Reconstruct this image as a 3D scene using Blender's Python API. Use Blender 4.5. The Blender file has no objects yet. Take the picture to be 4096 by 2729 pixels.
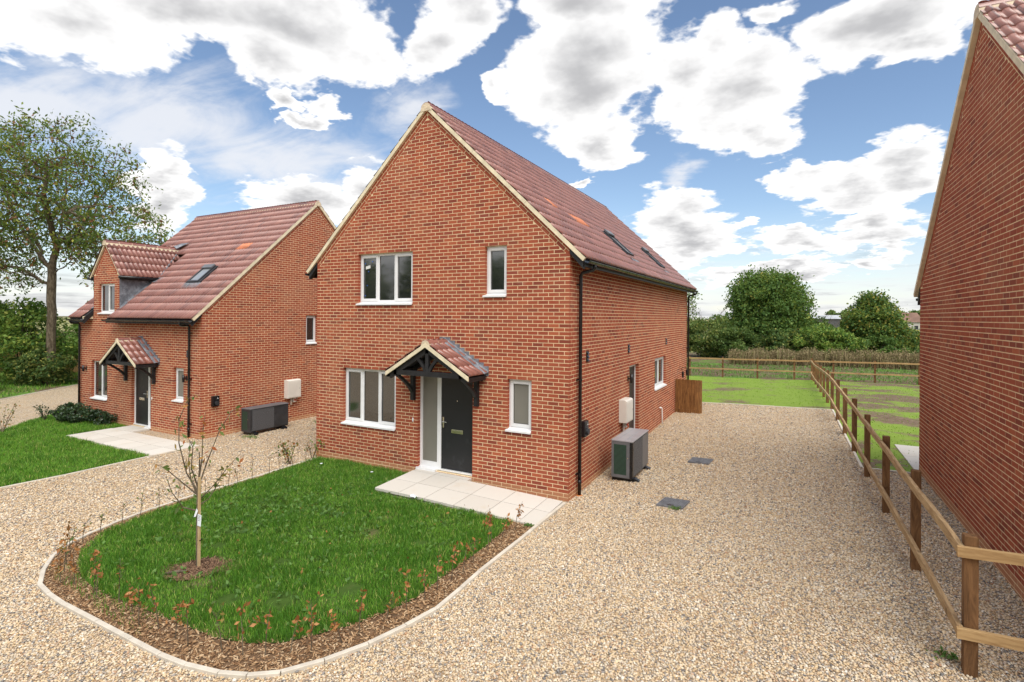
import bpy, bmesh, math, random
import numpy as np
from mathutils import Vector, Matrix
R = math.radians
random.seed(11)
rng = np.random.default_rng(11)
scene = bpy.context.scene
COL = scene.collection

# ------------------------------------------------------------------ camera
cam = bpy.data.cameras.new('camera')
cam_ob = bpy.data.objects.new('camera', cam)
COL.objects.link(cam_ob)
cam.sensor_width = 36.0
cam.lens = 36.0 * 2127.36 / 4096.0
cam.shift_y = -97.43 / 4096.0
cam.clip_start = 0.05
cam.clip_end = 4000
CAM = Vector((3.777, -9.406, 3.507))
cam_ob.matrix_world = (Matrix.Translation(CAM) @ Matrix.Rotation(0.48982, 4, 'Z')
                       @ Matrix.Rotation(R(90), 4, 'X') @ Matrix.Rotation(0.006914, 4, 'Z'))
scene.camera = cam_ob

# ------------------------------------------------------------------ light
SUN_DIR = Vector((0.40, -0.40, 0.82)).normalized()
sun = bpy.data.lights.new('sun', 'SUN')
sun.energy = 1.5
sun.angle = R(50)
sun.color = (1.0, 0.95, 0.87)
sun_ob = bpy.data.objects.new('sun', sun)
COL.objects.link(sun_ob)
sun_ob.rotation_euler = SUN_DIR.to_track_quat('Z', 'Y').to_euler()
sun_ob.location = (0, 0, 40)

vs = scene.view_settings
vs.view_transform = 'Standard'
vs.look = 'None'
vs.gamma = 1.0
vs.use_curve_mapping = False
vs.exposure = 1.3
scene.cycles.max_bounces = 5
scene.cycles.diffuse_bounces = 3
scene.cycles.glossy_bounces = 3
scene.cycles.transmission_bounces = 2
scene.cycles.transparent_max_bounces = 4
scene.cycles.caustics_reflective = False
scene.cycles.caustics_refractive = False


# ------------------------------------------------------------------ node helpers
class NG:
    def __init__(s, tree):
        s.t = tree
        s.t.nodes.clear()

    def node(s, typ, props=None, **ins):
        n = s.t.nodes.new(typ)
        for k, v in (props or {}).items():
            setattr(n, k, v)
        for k, v in ins.items():
            key = int(k[1:]) if k[0] == '_' and k[1:].isdigit() else k.replace('_', ' ')
            s.put(n.inputs[key], v)
        return n

    def put(s, sock, v):
        if isinstance(v, bpy.types.NodeSocket):
            s.t.links.new(v, sock)
        elif isinstance(v, bpy.types.Node):
            s.t.links.new(v.outputs[0], sock)
        else:
            if isinstance(v, (tuple, list)) and sock.type == 'RGBA' and len(v) == 3:
                v = (*v, 1)
            sock.default_value = v

    def m(s, op, a, b=0.0, c=0.0, clamp=False):
        n = s.node('ShaderNodeMath', {'operation': op, 'use_clamp': clamp})
        for i, x in enumerate((a, b, c)):
            s.put(n.inputs[i], x)
        return n.outputs[0]

    def v(s, op, a, b=None, scale=None):
        n = s.node('ShaderNodeVectorMath', {'operation': op})
        s.put(n.inputs[0], a)
        if b is not None:
            s.put(n.inputs[1], b)
        if scale is not None:
            s.put(n.inputs['Scale'], scale)
        return n.outputs['Value'] if op in ('LENGTH', 'DOT_PRODUCT') else n.outputs[0]

    def noise(s, vec, scale, detail=4, rough=0.55, dim='3D', dist=0.0):
        n = s.node('ShaderNodeTexNoise', {'noise_dimensions': dim})
        if dim == '1D':
            s.put(n.inputs['W'], vec)
        elif vec is not None:
            s.put(n.inputs['Vector'], vec)
        n.inputs['Scale'].default_value = scale
        n.inputs['Detail'].default_value = detail
        n.inputs['Roughness'].default_value = rough
        n.inputs['Distortion'].default_value = dist
        return n.outputs[0]

    def ramp(s, fac, stops, interp='LINEAR'):
        n = s.node('ShaderNodeValToRGB')
        cr = n.color_ramp
        cr.interpolation = interp
        while len(cr.elements) < len(stops):
            cr.elements.new(0.5)
        for e, (p, c) in zip(cr.elements, stops):
            e.position = p
            e.color = (*c, 1) if len(c) == 3 else c
        s.put(n.inputs[0], fac)
        return n.outputs[0]

    def sstep(s, x, a, b):
        n = s.node('ShaderNodeMapRange', {'interpolation_type': 'SMOOTHSTEP'})
        s.put(n.inputs[0], x)
        n.inputs[1].default_value = a
        n.inputs[2].default_value = b
        n.inputs[3].default_value = 0
        n.inputs[4].default_value = 1
        return n.outputs[0]

    def mix(s, fac, a, b, blend='MIX'):
        n = s.node('ShaderNodeMix', {'data_type': 'RGBA', 'blend_type': blend})
        s.put(n.inputs[0], fac)
        s.put(n.inputs[6], a)
        s.put(n.inputs[7], b)
        return n.outputs[2]


# ------------------------------------------------------------------ world
world = bpy.data.worlds.new('World')
scene.world = world
world.use_nodes = True
g = NG(world.node_tree)
sky = g.node('ShaderNodeTexSky', {'sky_type': 'NISHITA', 'sun_disc': False,
                                  'sun_elevation': math.asin(SUN_DIR.z),
                                  'sun_rotation': math.atan2(SUN_DIR.x, SUN_DIR.y),
                                  'air_density': 1.0, 'dust_density': 0.35, 'ozone_density': 1.6})
SKY_STRENGTH = 0.115
tc = g.node('ShaderNodeTexCoord')
dirv = g.v('NORMALIZE', tc.outputs['Generated'])
sep = g.node('ShaderNodeSeparateXYZ', None, _0=dirv)
dz = sep.outputs[2]
# clouds live on a layer overhead: features shrink towards the horizon
flat = g.v('SCALE', dirv, scale=g.m('DIVIDE', 1.0, g.m('ADD', g.m('MAXIMUM', dz, 0.0), 0.22)))


def billow(vec, scale, detail):
    """cauliflower noise: round lumps with creases between them"""
    n = g.noise(vec, scale, detail, 0.55)
    return g.m('SUBTRACT', 1.0, g.m('ABSOLUTE', g.m('SUBTRACT', g.m('MULTIPLY', n, 2.0), 1.0)))


warp = g.node('ShaderNodeTexNoise', None, Vector=flat)
warp.inputs['Scale'].default_value = 3.2
warp.inputs['Detail'].default_value = 5
warp.inputs['Roughness'].default_value = 0.6
dirw = g.v('ADD', dirv, g.v('MULTIPLY', g.v('SUBTRACT', warp.outputs['Color'], (0.5, 0.5, 0.5)), (0.17, 0.17, 0.13)))
n_big = g.noise(flat, 3.0, 6, 0.58)
n_fine = billow(flat, 8.0, 5)
CLOUDS = [(-0.862, 0.337, 0.378, 0.133, 0.051), (-0.785, 0.443, 0.433, 0.184, 0.047), (-0.694, 0.568, 0.442, 0.181, 0.064), (-0.728, 0.555, 0.403, 0.101, 0.045), (-0.516, 0.714, 0.474, 0.07, 0.049), (-0.471, 0.726, 0.501, 0.077, 0.031), (-0.723, 0.594, 0.352, 0.029, 0.012), (-0.684, 0.64, 0.351, 0.034, 0.019), (-0.709, 0.621, 0.334, 0.024, 0.012), (-0.327, 0.85, 0.413, 0.14, 0.113), (-0.31, 0.898, 0.313, 0.073, 0.053), (-0.45, 0.803, 0.392, 0.032, 0.047), (-0.301, 0.812, 0.5, 0.122, 0.038), (-0.089, 0.927, 0.364, 0.104, 0.101), (-0.118, 0.889, 0.443, 0.059, 0.045), (-0.057, 0.953, 0.297, 0.065, 0.046), (-0.17, 0.901, 0.4, 0.073, 0.069), (0.128, 0.903, 0.411, 0.108, 0.049), (-0.033, 0.884, 0.467, 0.064, 0.023), (0.153, 0.917, 0.368, 0.052, 0.027), (0.07, 0.978, 0.196, 0.079, 0.046), (0.138, 0.966, 0.218, 0.063, 0.05), (0.008, 0.974, 0.225, 0.042, 0.035), (0.11, 0.983, 0.148, 0.069, 0.028), (-0.188, 0.966, 0.175, 0.098, 0.056), (-0.153, 0.978, 0.142, 0.077, 0.039), (0.004, 0.992, 0.126, 0.07, 0.025), (0.108, 0.989, 0.097, 0.049, 0.02), (0.01, 0.997, 0.078, 0.059, 0.021), (-0.859, 0.475, 0.191, 0.044, 0.067), (-0.736, 0.647, 0.199, 0.092, 0.038), (-0.658, 0.716, 0.232, 0.052, 0.038), (-0.346, 0.907, 0.24, 0.031, 0.011), (-0.216, 0.971, 0.1, 0.08, 0.025), (-0.089, 0.994, 0.066, 0.077, 0.017), (-0.077, 0.984, 0.159, 0.023, 0.015)]
WISPS = [(-0.835, 0.472, 0.283, 0.299, 0.082), (-0.902, 0.33, 0.277, 0.144, 0.048), (-0.751, 0.607, 0.259, 0.172, 0.063), (-0.584, 0.726, 0.363, 0.069, 0.062), (-0.187, 0.952, 0.241, 0.037, 0.029)]


def blobs(lst):
    acc = None
    for cx, cy, cz, rx, rz in lst:
        n = g.node('ShaderNodeVectorMath', {'operation': 'MULTIPLY_ADD'}, _0=dirw, _1=(1 / rx, 1 / rx, 1 / rz), _2=(-cx / rx, -cy / rx, -cz / rz))
        ln = g.v('LENGTH', n.outputs[0])
        acc = ln if acc is None else g.m('MINIMUM', acc, ln)
    return g.m('SUBTRACT', 1.0, g.m('MINIMUM', acc, 1.8))


# the clouds seen ahead, and scattered cumulus of the same kind all round
ahead = blobs(CLOUDS)
around = g.m('SUBTRACT', g.m('MULTIPLY', g.noise(flat, 1.1, 3, 0.5), 3.4), 1.45)
fwd = g.sstep(g.v('DOT_PRODUCT', dirv, (-0.4546, 0.8527, 0.2573)), 0.66, 0.56)
cover = g.m('ADD', g.m('MULTIPLY', ahead, g.m('SUBTRACT', 1.0, fwd)), g.m('MULTIPLY', around, fwd))
dens = g.m('ADD', g.m('ADD', g.m('MULTIPLY', cover, 0.95), g.m('MULTIPLY', g.m('SUBTRACT', n_big, 0.5), 1.5)),
           g.m('MULTIPLY', g.m('SUBTRACT', n_fine, 0.72), 0.62))
alpha = g.sstep(dens, 0.02, 0.26)
# cloud middles and undersides are grey, thin rims and tops are white
shade_n = g.noise(g.v('ADD', flat, (0.3, 0.1, 0.35)), 4.2, 4, 0.6)
depth = g.m('ADD', g.m('ADD', g.m('MULTIPLY', dens, 0.85), g.m('MULTIPLY', g.m('SUBTRACT', shade_n, 0.5), 1.1)),
            g.m('MULTIPLY', g.m('SUBTRACT', 0.72, n_fine), 0.75))
grey = g.sstep(depth, 0.05, 1.0)
ccol = g.mix(grey, (0.84, 0.835, 0.83), (0.40, 0.40, 0.41))
skyc = g.v('SCALE', sky.outputs[0], scale=SKY_STRENGTH)
# thin high cloud
wcover = g.m('ADD', g.m('MULTIPLY', blobs(WISPS), g.m('SUBTRACT', 1.0, fwd)), g.m('MULTIPLY', g.m('SUBTRACT', around, 0.3), fwd))
streak = g.noise(g.v('MULTIPLY', flat, (1.0, 2.2, 1.0)), 2.4, 6, 0.6, dist=0.6)
wis = g.m('MULTIPLY', g.sstep(g.m('ADD', g.m('MULTIPLY', wcover, 0.8), g.m('MULTIPLY', g.m('SUBTRACT', streak, 0.5), 1.7)), -0.15, 0.70), 0.85)
c1 = g.mix(wis, skyc, (0.66, 0.67, 0.70))
# banks of low cloud and pale air towards the horizon
bank = g.noise(g.v('MULTIPLY', dirv, (3.2, 3.2, 30.0)), 2.2, 6, 0.6)
lowf = g.sstep(dz, 0.20, -0.02)
c1 = g.mix(g.m('MULTIPLY', lowf, g.m('ADD', 0.5, g.m('MULTIPLY', g.sstep(bank, 0.30, 0.62), 0.5))), c1, g.mix(g.sstep(bank, 0.50, 0.68), (0.66, 0.67, 0.69), (0.40, 0.405, 0.425)))
c2 = g.mix(alpha, c1, ccol)
bg = g.node('ShaderNodeBackground', None, Color=c2, Strength=0.56)
g.node('ShaderNodeOutputWorld', None, Surface=bg.outputs[0])
try:
    world.cycles.sampling_method = 'MANUAL'
    world.cycles.sample_map_resolution = 512
except Exception:
    pass


# ------------------------------------------------------------------ materials
def material(name, build):
    m = bpy.data.materials.new(name)
    m.use_nodes = True
    q = NG(m.node_tree)
    s = build(q)
    q.node('ShaderNodeOutputMaterial', None, Surface=s)
    return m


def attr(q, name):
    return q.node('ShaderNodeAttribute', {'attribute_name': name}).outputs['Fac']


def rnd(q):
    """random number of a piece: its own attribute plus the object's, wrapped"""
    return q.m('FRACT', q.m('ADD', attr(q, 'rnd'), q.node('ShaderNodeObjectInfo').outputs['Random']))


def pos(q):
    return q.node('ShaderNodeNewGeometry').outputs['Position']


def bump(q, h, strength=0.3, dist=0.01):
    return q.node('ShaderNodeBump', None, Strength=strength, Distance=dist, Height=h).outputs[0]


def bsdf(q, col, rough=0.7, spec=0.5, normal=None, metal=0.0, ior=None, coat=0.0):
    n = q.node('ShaderNodeBsdfPrincipled')
    q.put(n.inputs['Base Color'], col)
    q.put(n.inputs['Roughness'], rough)
    q.put(n.inputs['Specular IOR Level'], spec)
    n.inputs['Metallic'].default_value = metal
    n.inputs['Coat Weight'].default_value = coat
    if ior:
        n.inputs['IOR'].default_value = ior
    if normal is not None:
        q.put(n.inputs['Normal'], normal)
    return n.outputs[0]


def plain(name, col, rough=0.6, var=0.12, scale=9.0, spec=0.5, metal=0.0, bmp=0.0, fine=60.0, ior=None):
    def b(q):
        p = pos(q)
        n = q.noise(p, scale, 3, 0.6)
        c = q.mix(q.sstep(n, 0.3, 0.72), tuple(x * (1 - var) for x in col), tuple(min(1, x * (1 + var)) for x in col))
        r = q.m('ADD', rough - 0.06, q.m('MULTIPLY', n, 0.12))
        nm = bump(q, q.noise(p, fine, 3), bmp, 0.004) if bmp else None
        return bsdf(q, c, r, spec, nm, metal, ior)
    return material(name, b)


def brick_b(q):
    p = pos(q)
    r = rnd(q)
    c = q.ramp(r, [(0.0, (0.21, 0.055, 0.038)), (0.14, (0.30, 0.074, 0.043)), (0.45, (0.37, 0.092, 0.049)),
                   (0.75, (0.34, 0.080, 0.044)), (0.88, (0.44, 0.122, 0.060)), (1.0, (0.27, 0.070, 0.049))])
    n = q.noise(p, 26, 3, 0.65)
    c = q.mix(q.m('MULTIPLY', q.sstep(n, 0.35, 0.7), 0.25), c, (0.28, 0.072, 0.045))
    patch = q.noise(p, 0.9, 2, 0.55)
    c = q.mix(q.m('MULTIPLY', q.sstep(patch, 0.45, 0.75), 0.28), c, (0.47, 0.20, 0.115))
    bloom = q.sstep(q.noise(p, 2.3, 3, 0.7), 0.60, 0.80)
    c = q.mix(q.m('MULTIPLY', bloom, 0.22), c, (0.62, 0.45, 0.34))
    pl = attr(q, 'plinth')
    c = q.mix(q.m('MULTIPLY', pl, 0.8), c, q.mix(n, (0.40, 0.17, 0.085), (0.56, 0.30, 0.17)))
    return bsdf(q, c, 0.93, 0.15)


def mortar_b(q):
    p = pos(q)
    n = q.noise(p, 5, 3, 0.65)
    c = q.mix(q.sstep(n, 0.3, 0.75), (0.74, 0.57, 0.34), (0.88, 0.73, 0.48))
    return bsdf(q, c, 0.95, 0.1)


def tile_b(q):
    p = pos(q)
    r = rnd(q)
    c = q.ramp(r, [(0.0, (0.20, 0.082, 0.068)), (0.18, (0.27, 0.115, 0.092)), (0.55, (0.31, 0.135, 0.108)),
                   (0.85, (0.285, 0.120, 0.097)), (1.0, (0.35, 0.158, 0.125))])
    st = q.noise(q.m('ADD', attr(q, 'su'), q.m('MULTIPLY', r, 37.0)), 3.0, 3, 0.6, '1D')
    c = q.mix(q.m('MULTIPLY', q.sstep(st, 0.52, 0.72), 0.75), c, (0.115, 0.075, 0.08))
    n = q.noise(p, 14, 3, 0.65)
    c = q.mix(q.m('MULTIPLY', q.sstep(n, 0.45, 0.8), 0.25), c, (0.36, 0.20, 0.165))
    return bsdf(q, c, q.m('ADD', 0.22, q.m('MULTIPLY', n, 0.14)), 0.7)


PEB = [(0.0, (0.129, 0.123, 0.123)), (0.07, (0.257, 0.246, 0.237)), (0.18, (0.451, 0.311, 0.183)), (0.34, (0.622, 0.472, 0.290)),
       (0.52, (0.687, 0.559, 0.387)), (0.66, (0.429, 0.387, 0.333)), (0.78, (0.752, 0.644, 0.483)), (0.88, (0.387, 0.215, 0.118)),
       (0.93, (0.820, 0.783, 0.687)), (1.0, (0.590, 0.407, 0.215))]


def gravel_b(q):
    p = pos(q)
    v = q.node('ShaderNodeTexVoronoi', None, Vector=p, Scale=40.0)
    w = q.node('ShaderNodeSeparateColor', None, Color=v.outputs['Color']).outputs[0]
    c = q.ramp(w, PEB)
    v2 = q.node('ShaderNodeTexVoronoi', None, Vector=p, Scale=17.0)
    w2 = q.node('ShaderNodeSeparateColor', None, Color=v2.outputs['Color']).outputs[1]
    c = q.mix(0.35, c, q.ramp(w2, PEB))
    gap = q.sstep(v.outputs['Distance'], 0.42, 0.62)
    c = q.mix(q.m('MULTIPLY', gap, 0.55), c, (0.17, 0.12, 0.075))
    big = q.noise(p, 0.7, 5, 0.6)
    c = q.mix(q.m('MULTIPLY', q.sstep(big, 0.40, 0.72), 0.30), c, (0.42, 0.30, 0.18))
    return bsdf(q, c, 0.85, 0.25, bump(q, q.m('SUBTRACT', 1.0, v.outputs['Distance']), 0.8, 0.02))


def pebble_b(q):
    r = q.node('ShaderNodeObjectInfo').outputs['Random']
    p = pos(q)
    c = q.ramp(r, PEB)
    big = q.noise(p, 0.7, 5, 0.6)
    c = q.mix(q.m('MULTIPLY', q.sstep(big, 0.40, 0.72), 0.22), c, (0.42, 0.30, 0.18))
    return bsdf(q, c, 0.72, 0.3)


def leafy(name, stops, trans=0.35, rough=0.6, spec=0.3):
    def b(q):
        r = rnd(q)
        c = q.ramp(r, stops)
        d = bsdf(q, c, rough, spec)
        t = q.node('ShaderNodeBsdfTranslucent', None, Color=q.mix(0.35, c, (0.35, 0.42, 0.05))).outputs[0]
        return q.node('ShaderNodeMixShader', None, _0=trans, _1=d, _2=t).outputs[0]
    return material(name, b)


def soil_b(q):
    """bare turned soil with weeds coming through in patches"""
    p = pos(q)
    n = q.noise(p, 0.33, 7, 0.62)
    f = q.noise(p, 6.0, 6, 0.65)
    soil = q.mix(q.sstep(f, 0.3, 0.7), (0.10, 0.066, 0.042), (0.21, 0.155, 0.105))
    stones = q.sstep(q.noise(p, 16.0, 2, 0.5), 0.70, 0.76)
    soil = q.mix(q.m('MULTIPLY', stones, 0.7), soil, (0.55, 0.50, 0.42))
    weed = q.mix(f, (0.075, 0.16, 0.03), (0.16, 0.29, 0.055))
    c = q.mix(q.sstep(q.m('ADD', n, q.m('MULTIPLY', q.m('SUBTRACT', f, 0.5), 0.35)), 0.50, 0.60), soil, weed)
    return bsdf(q, c, 0.95, 0.1, bump(q, q.noise(p, 9, 6, 0.7), 0.9, 0.06))


def newlawn_b(q):
    """thin new lawn: bright young grass with soil showing through"""
    p = pos(q)
    n = q.noise(p, 0.42, 8, 0.66, dist=0.4)
    sx = q.node('ShaderNodeSeparateXYZ', None, _0=p).outputs[0]
    f = q.noise(p, 11.0, 5, 0.65)
    soil = q.mix(q.sstep(f, 0.3, 0.7), (0.10, 0.066, 0.042), (0.23, 0.17, 0.115))
    stones = q.sstep(q.noise(p, 15.0, 2, 0.5), 0.71, 0.76)
    soil = q.mix(q.m('MULTIPLY', stones, 0.8), soil, (0.62, 0.56, 0.47))
    gr = q.mix(q.noise(p, 3.0, 6, 0.7), (0.13, 0.21, 0.028), (0.25, 0.35, 0.055))
    thin = q.m('ADD', n, q.m('MULTIPLY', q.sstep(sx, 4.6, 6.5), 0.085))
    c = q.mix(q.sstep(q.m('ADD', thin, q.m('MULTIPLY', q.m('SUBTRACT', f, 0.5), 0.26)), 0.535, 0.61), gr, soil)
    return bsdf(q, c, 0.9, 0.15, bump(q, f, 0.7, 0.03))


def lawnbase_b(q):
    p = pos(q)
    f = q.noise(p, 9.0, 6, 0.65)
    n = q.noise(p, 1.1, 6, 0.6)
    c = q.mix(f, (0.030, 0.060, 0.012), (0.075, 0.14, 0.025))
    c = q.mix(q.sstep(n, 0.56, 0.70), c, (0.16, 0.115, 0.07))
    return bsdf(q, c, 0.95, 0.1, bump(q, f, 0.6, 0.03))


def field_b(q):
    p = pos(q)
    n = q.noise(p, 0.05, 5, 0.6)
    c = q.mix(q.sstep(n, 0.35, 0.65), (0.24, 0.25, 0.10), (0.33, 0.31, 0.15))
    return bsdf(q, c, 0.95, 0.1)


def timber(name, dark, light, stretch):
    def b(q):
        p = pos(q)
        r = rnd(q)
        gr = q.noise(q.v('ADD', q.v('MULTIPLY', p, stretch), q.v('SCALE', (1.0, 1.0, 1.0), scale=q.m('MULTIPLY', r, 40.0))), 3.0, 7, 0.65, dist=0.8)
        c = q.mix(q.sstep(gr, 0.3, 0.72), dark, light)
        c = q.mix(q.m('MULTIPLY', q.m('SUBTRACT', r, 0.5), 0.5), c, q.mix(0.5, c, (0.45, 0.27, 0.12)))
        kn = q.sstep(q.noise(p, 5.0, 2, 0.4), 0.70, 0.75)
        c = q.mix(q.m('MULTIPLY', kn, 0.6), c, tuple(x * 0.4 for x in dark))
        return bsdf(q, c, 0.85, 0.2, bump(q, gr, 0.35, 0.006))
    return material(name, b)


def slab_b(q):
    p = pos(q)
    r = rnd(q)
    n = q.noise(p, 2.2, 6, 0.6)
    c = q.mix(r, (0.55, 0.52, 0.47), (0.62, 0.59, 0.54))
    c = q.mix(q.m('MULTIPLY', q.sstep(n, 0.55, 0.8), 0.45), c, (0.52, 0.40, 0.26))
    return bsdf(q, c, 0.85, 0.2)


def frosted_b(q):
    p = pos(q)
    n = q.noise(p, 90, 4, 0.6)
    c = q.mix(q.noise(p, 1.2, 3), (0.16, 0.155, 0.135), (0.24, 0.23, 0.20))
    return bsdf(q, c, 0.28, 0.6, bump(q, n, 0.5, 0.004), ior=1.6)


def grille_b(q):
    p = pos(q)
    s = q.node('ShaderNodeSeparateXYZ', None, _0=p)
    w = q.m('MULTIPLY', q.m('SINE', q.m('MULTIPLY', s.outputs[2], 420.0)), q.m('SINE', q.m('MULTIPLY', s.outputs[1], 420.0)))
    c = q.mix(q.sstep(w, -0.2, 0.4), (0.055, 0.058, 0.065), (0.13, 0.135, 0.15))
    return bsdf(q, c, 0.5, 0.5, bump(q, w, 0.5, 0.004))


def fin_b(q):
    p = pos(q)
    s = q.node('ShaderNodeSeparateXYZ', None, _0=p)
    w = q.m('SINE', q.m('MULTIPLY', s.outputs[2], 260.0))
    n = q.noise(p, 30, 4)
    c = q.mix(q.sstep(q.m('ADD', w, q.m('MULTIPLY', n, 0.8)), 0.0, 0.9), (0.008, 0.020, 0.013), (0.035, 0.085, 0.055))
    return bsdf(q, c, 0.5, 0.4, bump(q, w, 0.6, 0.004))


def lead_b(q):
    p = pos(q)
    n = q.noise(p, 7, 7, 0.7)
    c = q.mix(q.sstep(n, 0.35, 0.75), (0.105, 0.115, 0.135), (0.30, 0.32, 0.36))
    return bsdf(q, c, 0.55, 0.4, bump(q, n, 0.4, 0.01))


def door_b(q):
    p = pos(q)
    n = q.noise(p, 3.0, 7, 0.7)
    c = q.mix(q.sstep(n, 0.58, 0.85), (0.014, 0.015, 0.018), (0.05, 0.053, 0.06))
    return bsdf(q, c, 0.42, 0.5, bump(q, q.noise(q.v('MULTIPLY', p, (60.0, 60.0, 5.0)), 2.0, 3), 0.12, 0.003))


def bark_b(q):
    p = pos(q)
    n = q.noise(q.v('MULTIPLY', p, (5.0, 5.0, 1.5)), 3.0, 6, 0.65)
    c = q.mix(q.sstep(n, 0.35, 0.7), (0.075, 0.058, 0.040), (0.21, 0.175, 0.125))
    return bsdf(q, c, 0.9, 0.15, bump(q, n, 0.6, 0.03))


BRICK = material('red_brick', brick_b)
MORTAR = material('mortar', mortar_b)
TILE = material('concrete_roof_tile', tile_b)
GRAVEL = material('gravel', gravel_b)
PEBBLE = material('pebble', pebble_b)
SOIL = material('weedy_soil', soil_b)
NEWLAWN = material('new_lawn', newlawn_b)
LAWNBASE = material('turf', lawnbase_b)
FIELD = material('field', field_b)
SLAB = material('stone_slab', slab_b)
FROST = material('frosted_glass', frosted_b)
GRILLE = material('mesh_grille', grille_b)
FIN = material('coil_fins', fin_b)
LEAD = material('lead', lead_b)
DOORM = material('black_door', door_b)
BARK = material('bark', bark_b)
CREAM = plain('cream_verge', (0.76, 0.67, 0.48), 0.85, 0.12, 6)
BEDDING = plain('ridge_bedding', (0.66, 0.55, 0.40), 0.95, 0.2, 12)
WHITE = plain('white_upvc', (0.80, 0.81, 0.82), 0.32, 0.03, 5)
CABINET = plain('cabinet_plastic', (0.72, 0.69, 0.63), 0.5, 0.05, 3)
BLACKWOOD = plain('black_stain', (0.014, 0.014, 0.016), 0.55, 0.4, 10)
BLACKPL = plain('black_plastic', (0.010, 0.010, 0.012), 0.28, 0.3, 6)
GLASS = plain('window_glass', (0.020, 0.022, 0.022), 0.05, 0.2, 1.5, 0.5, ior=2.3)
SKYGLASS = plain('rooflight_glass', (0.30, 0.32, 0.34), 0.12, 0.1, 1.5, 0.5, ior=1.9)
NEWTILE = plain('orange_tile', (0.62, 0.22, 0.11), 0.6, 0.2, 9)
GREYMETAL = plain('grey_casing', (0.16, 0.165, 0.18), 0.4, 0.12, 4, metal=0.2)
PALEMETAL = plain('pale_casing', (0.42, 0.42, 0.45), 0.35, 0.08, 4, metal=0.3)
CHROME = plain('chrome', (0.72, 0.70, 0.64), 0.22, 0.05, 4, metal=1.0)
DARKMETAL = plain('dark_frame', (0.045, 0.048, 0.055), 0.45, 0.2, 5, metal=0.3)
COVERM = plain('grey_cover', (0.17, 0.175, 0.19), 0.6, 0.2, 12)
KERBM = plain('kerb_concrete', (0.58, 0.53, 0.45), 0.9, 0.12, 4)
RED = plain('red_knob', (0.55, 0.05, 0.03), 0.4, 0.1)
ORANGE = plain('orange_socket', (0.55, 0.20, 0.06), 0.7, 0.1)
YELLOWBLUE = plain('pale_sticker', (0.75, 0.76, 0.74), 0.6, 0.05)
BLUE = plain('blue_dot', (0.04, 0.16, 0.62), 0.5, 0.05)
POSTW = timber('post_wood', (0.095, 0.048, 0.022), (0.24, 0.125, 0.055), (6.0, 6.0, 1.0))
RAILW = timber('rail_wood', (0.30, 0.19, 0.095), (0.56, 0.40, 0.22), (6.0, 0.8, 6.0))
RAILX = timber('rail_wood_cross', (0.30, 0.18, 0.08), (0.52, 0.35, 0.17), (0.8, 6.0, 6.0))
BOARDW = timber('gate_wood', (0.10, 0.042, 0.015), (0.30, 0.145, 0.05), (7.0, 7.0, 0.8))
PALEW = timber('pale_fence_wood', (0.38, 0.22, 0.09), (0.62, 0.42, 0.19), (7.0, 7.0, 0.8))
STAKEW = timber('stake_wood', (0.42, 0.29, 0.14), (0.60, 0.46, 0.27), (7.0, 7.0, 0.8))
MULCH = leafy('wood_chip', [(0.0, (0.13, 0.065, 0.03)), (0.35, (0.30, 0.17, 0.085)), (0.7, (0.44, 0.28, 0.15)), (1.0, (0.60, 0.45, 0.29))], 0.0, 0.9)
BARKCHIP = leafy('bark_chip', [(0.0, (0.06, 0.035, 0.022)), (0.5, (0.15, 0.085, 0.05)), (1.0, (0.30, 0.19, 0.12))], 0.0, 0.9)
GRASS = leafy('grass_blade', [(0.0, (0.048, 0.152, 0.018)), (0.35, (0.091, 0.254, 0.027)), (0.7, (0.152, 0.364, 0.036)), (0.95, (0.243, 0.486, 0.061)), (1.0, (0.669, 0.608, 0.223))], 0.35, 0.5)
WEED = leafy('weed_leaf', [(0.0, (0.06, 0.14, 0.03)), (1.0, (0.16, 0.30, 0.07))], 0.3)
NEWGRASS = leafy('young_grass', [(0.0, (0.10, 0.21, 0.015)), (0.5, (0.19, 0.36, 0.028)), (1.0, (0.32, 0.50, 0.055))], 0.3)
DRYGRASS = leafy('dry_stalk', [(0.0, (0.12, 0.085, 0.045)), (0.5, (0.26, 0.20, 0.11)), (0.85, (0.36, 0.29, 0.17)), (1.0, (0.20, 0.24, 0.07))], 0.2, 0.9)
BEECH = leafy('copper_leaf', [(0.0, (0.22, 0.075, 0.025)), (0.5, (0.42, 0.18, 0.065)), (1.0, (0.58, 0.31, 0.13))], 0.25)
BEECHG = leafy('turning_leaf', [(0.0, (0.07, 0.12, 0.035)), (0.5, (0.16, 0.23, 0.06)), (0.75, (0.40, 0.22, 0.06)), (1.0, (0.36, 0.10, 0.035))], 0.3)
ASHLEAF = leafy('ash_leaf', [(0.0, (0.058, 0.111, 0.026)), (0.4, (0.130, 0.208, 0.042)), (0.8, (0.260, 0.325, 0.065)), (1.0, (0.429, 0.403, 0.078))], 0.4)
SEED = leafy('ash_keys', [(0.0, (0.09, 0.040, 0.024)), (0.6, (0.20, 0.085, 0.045)), (1.0, (0.30, 0.15, 0.07))], 0.2)
MAPLE = leafy('maple_leaf', [(0.0, (0.043, 0.102, 0.026)), (0.4, (0.090, 0.181, 0.043)), (0.75, (0.152, 0.246, 0.058)), (0.93, (0.290, 0.348, 0.072)), (1.0, (0.493, 0.377, 0.087))], 0.35)
HAW = leafy('hedge_leaf', [(0.0, (0.045, 0.096, 0.029)), (0.5, (0.099, 0.176, 0.048)), (0.85, (0.208, 0.288, 0.080)), (1.0, (0.416, 0.400, 0.112))], 0.35)
BRAMBLE = leafy('bramble_leaf', [(0.0, (0.062, 0.144, 0.031)), (0.5, (0.131, 0.250, 0.048)), (0.85, (0.237, 0.375, 0.075)), (1.0, (0.425, 0.450, 0.100))], 0.35)
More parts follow.
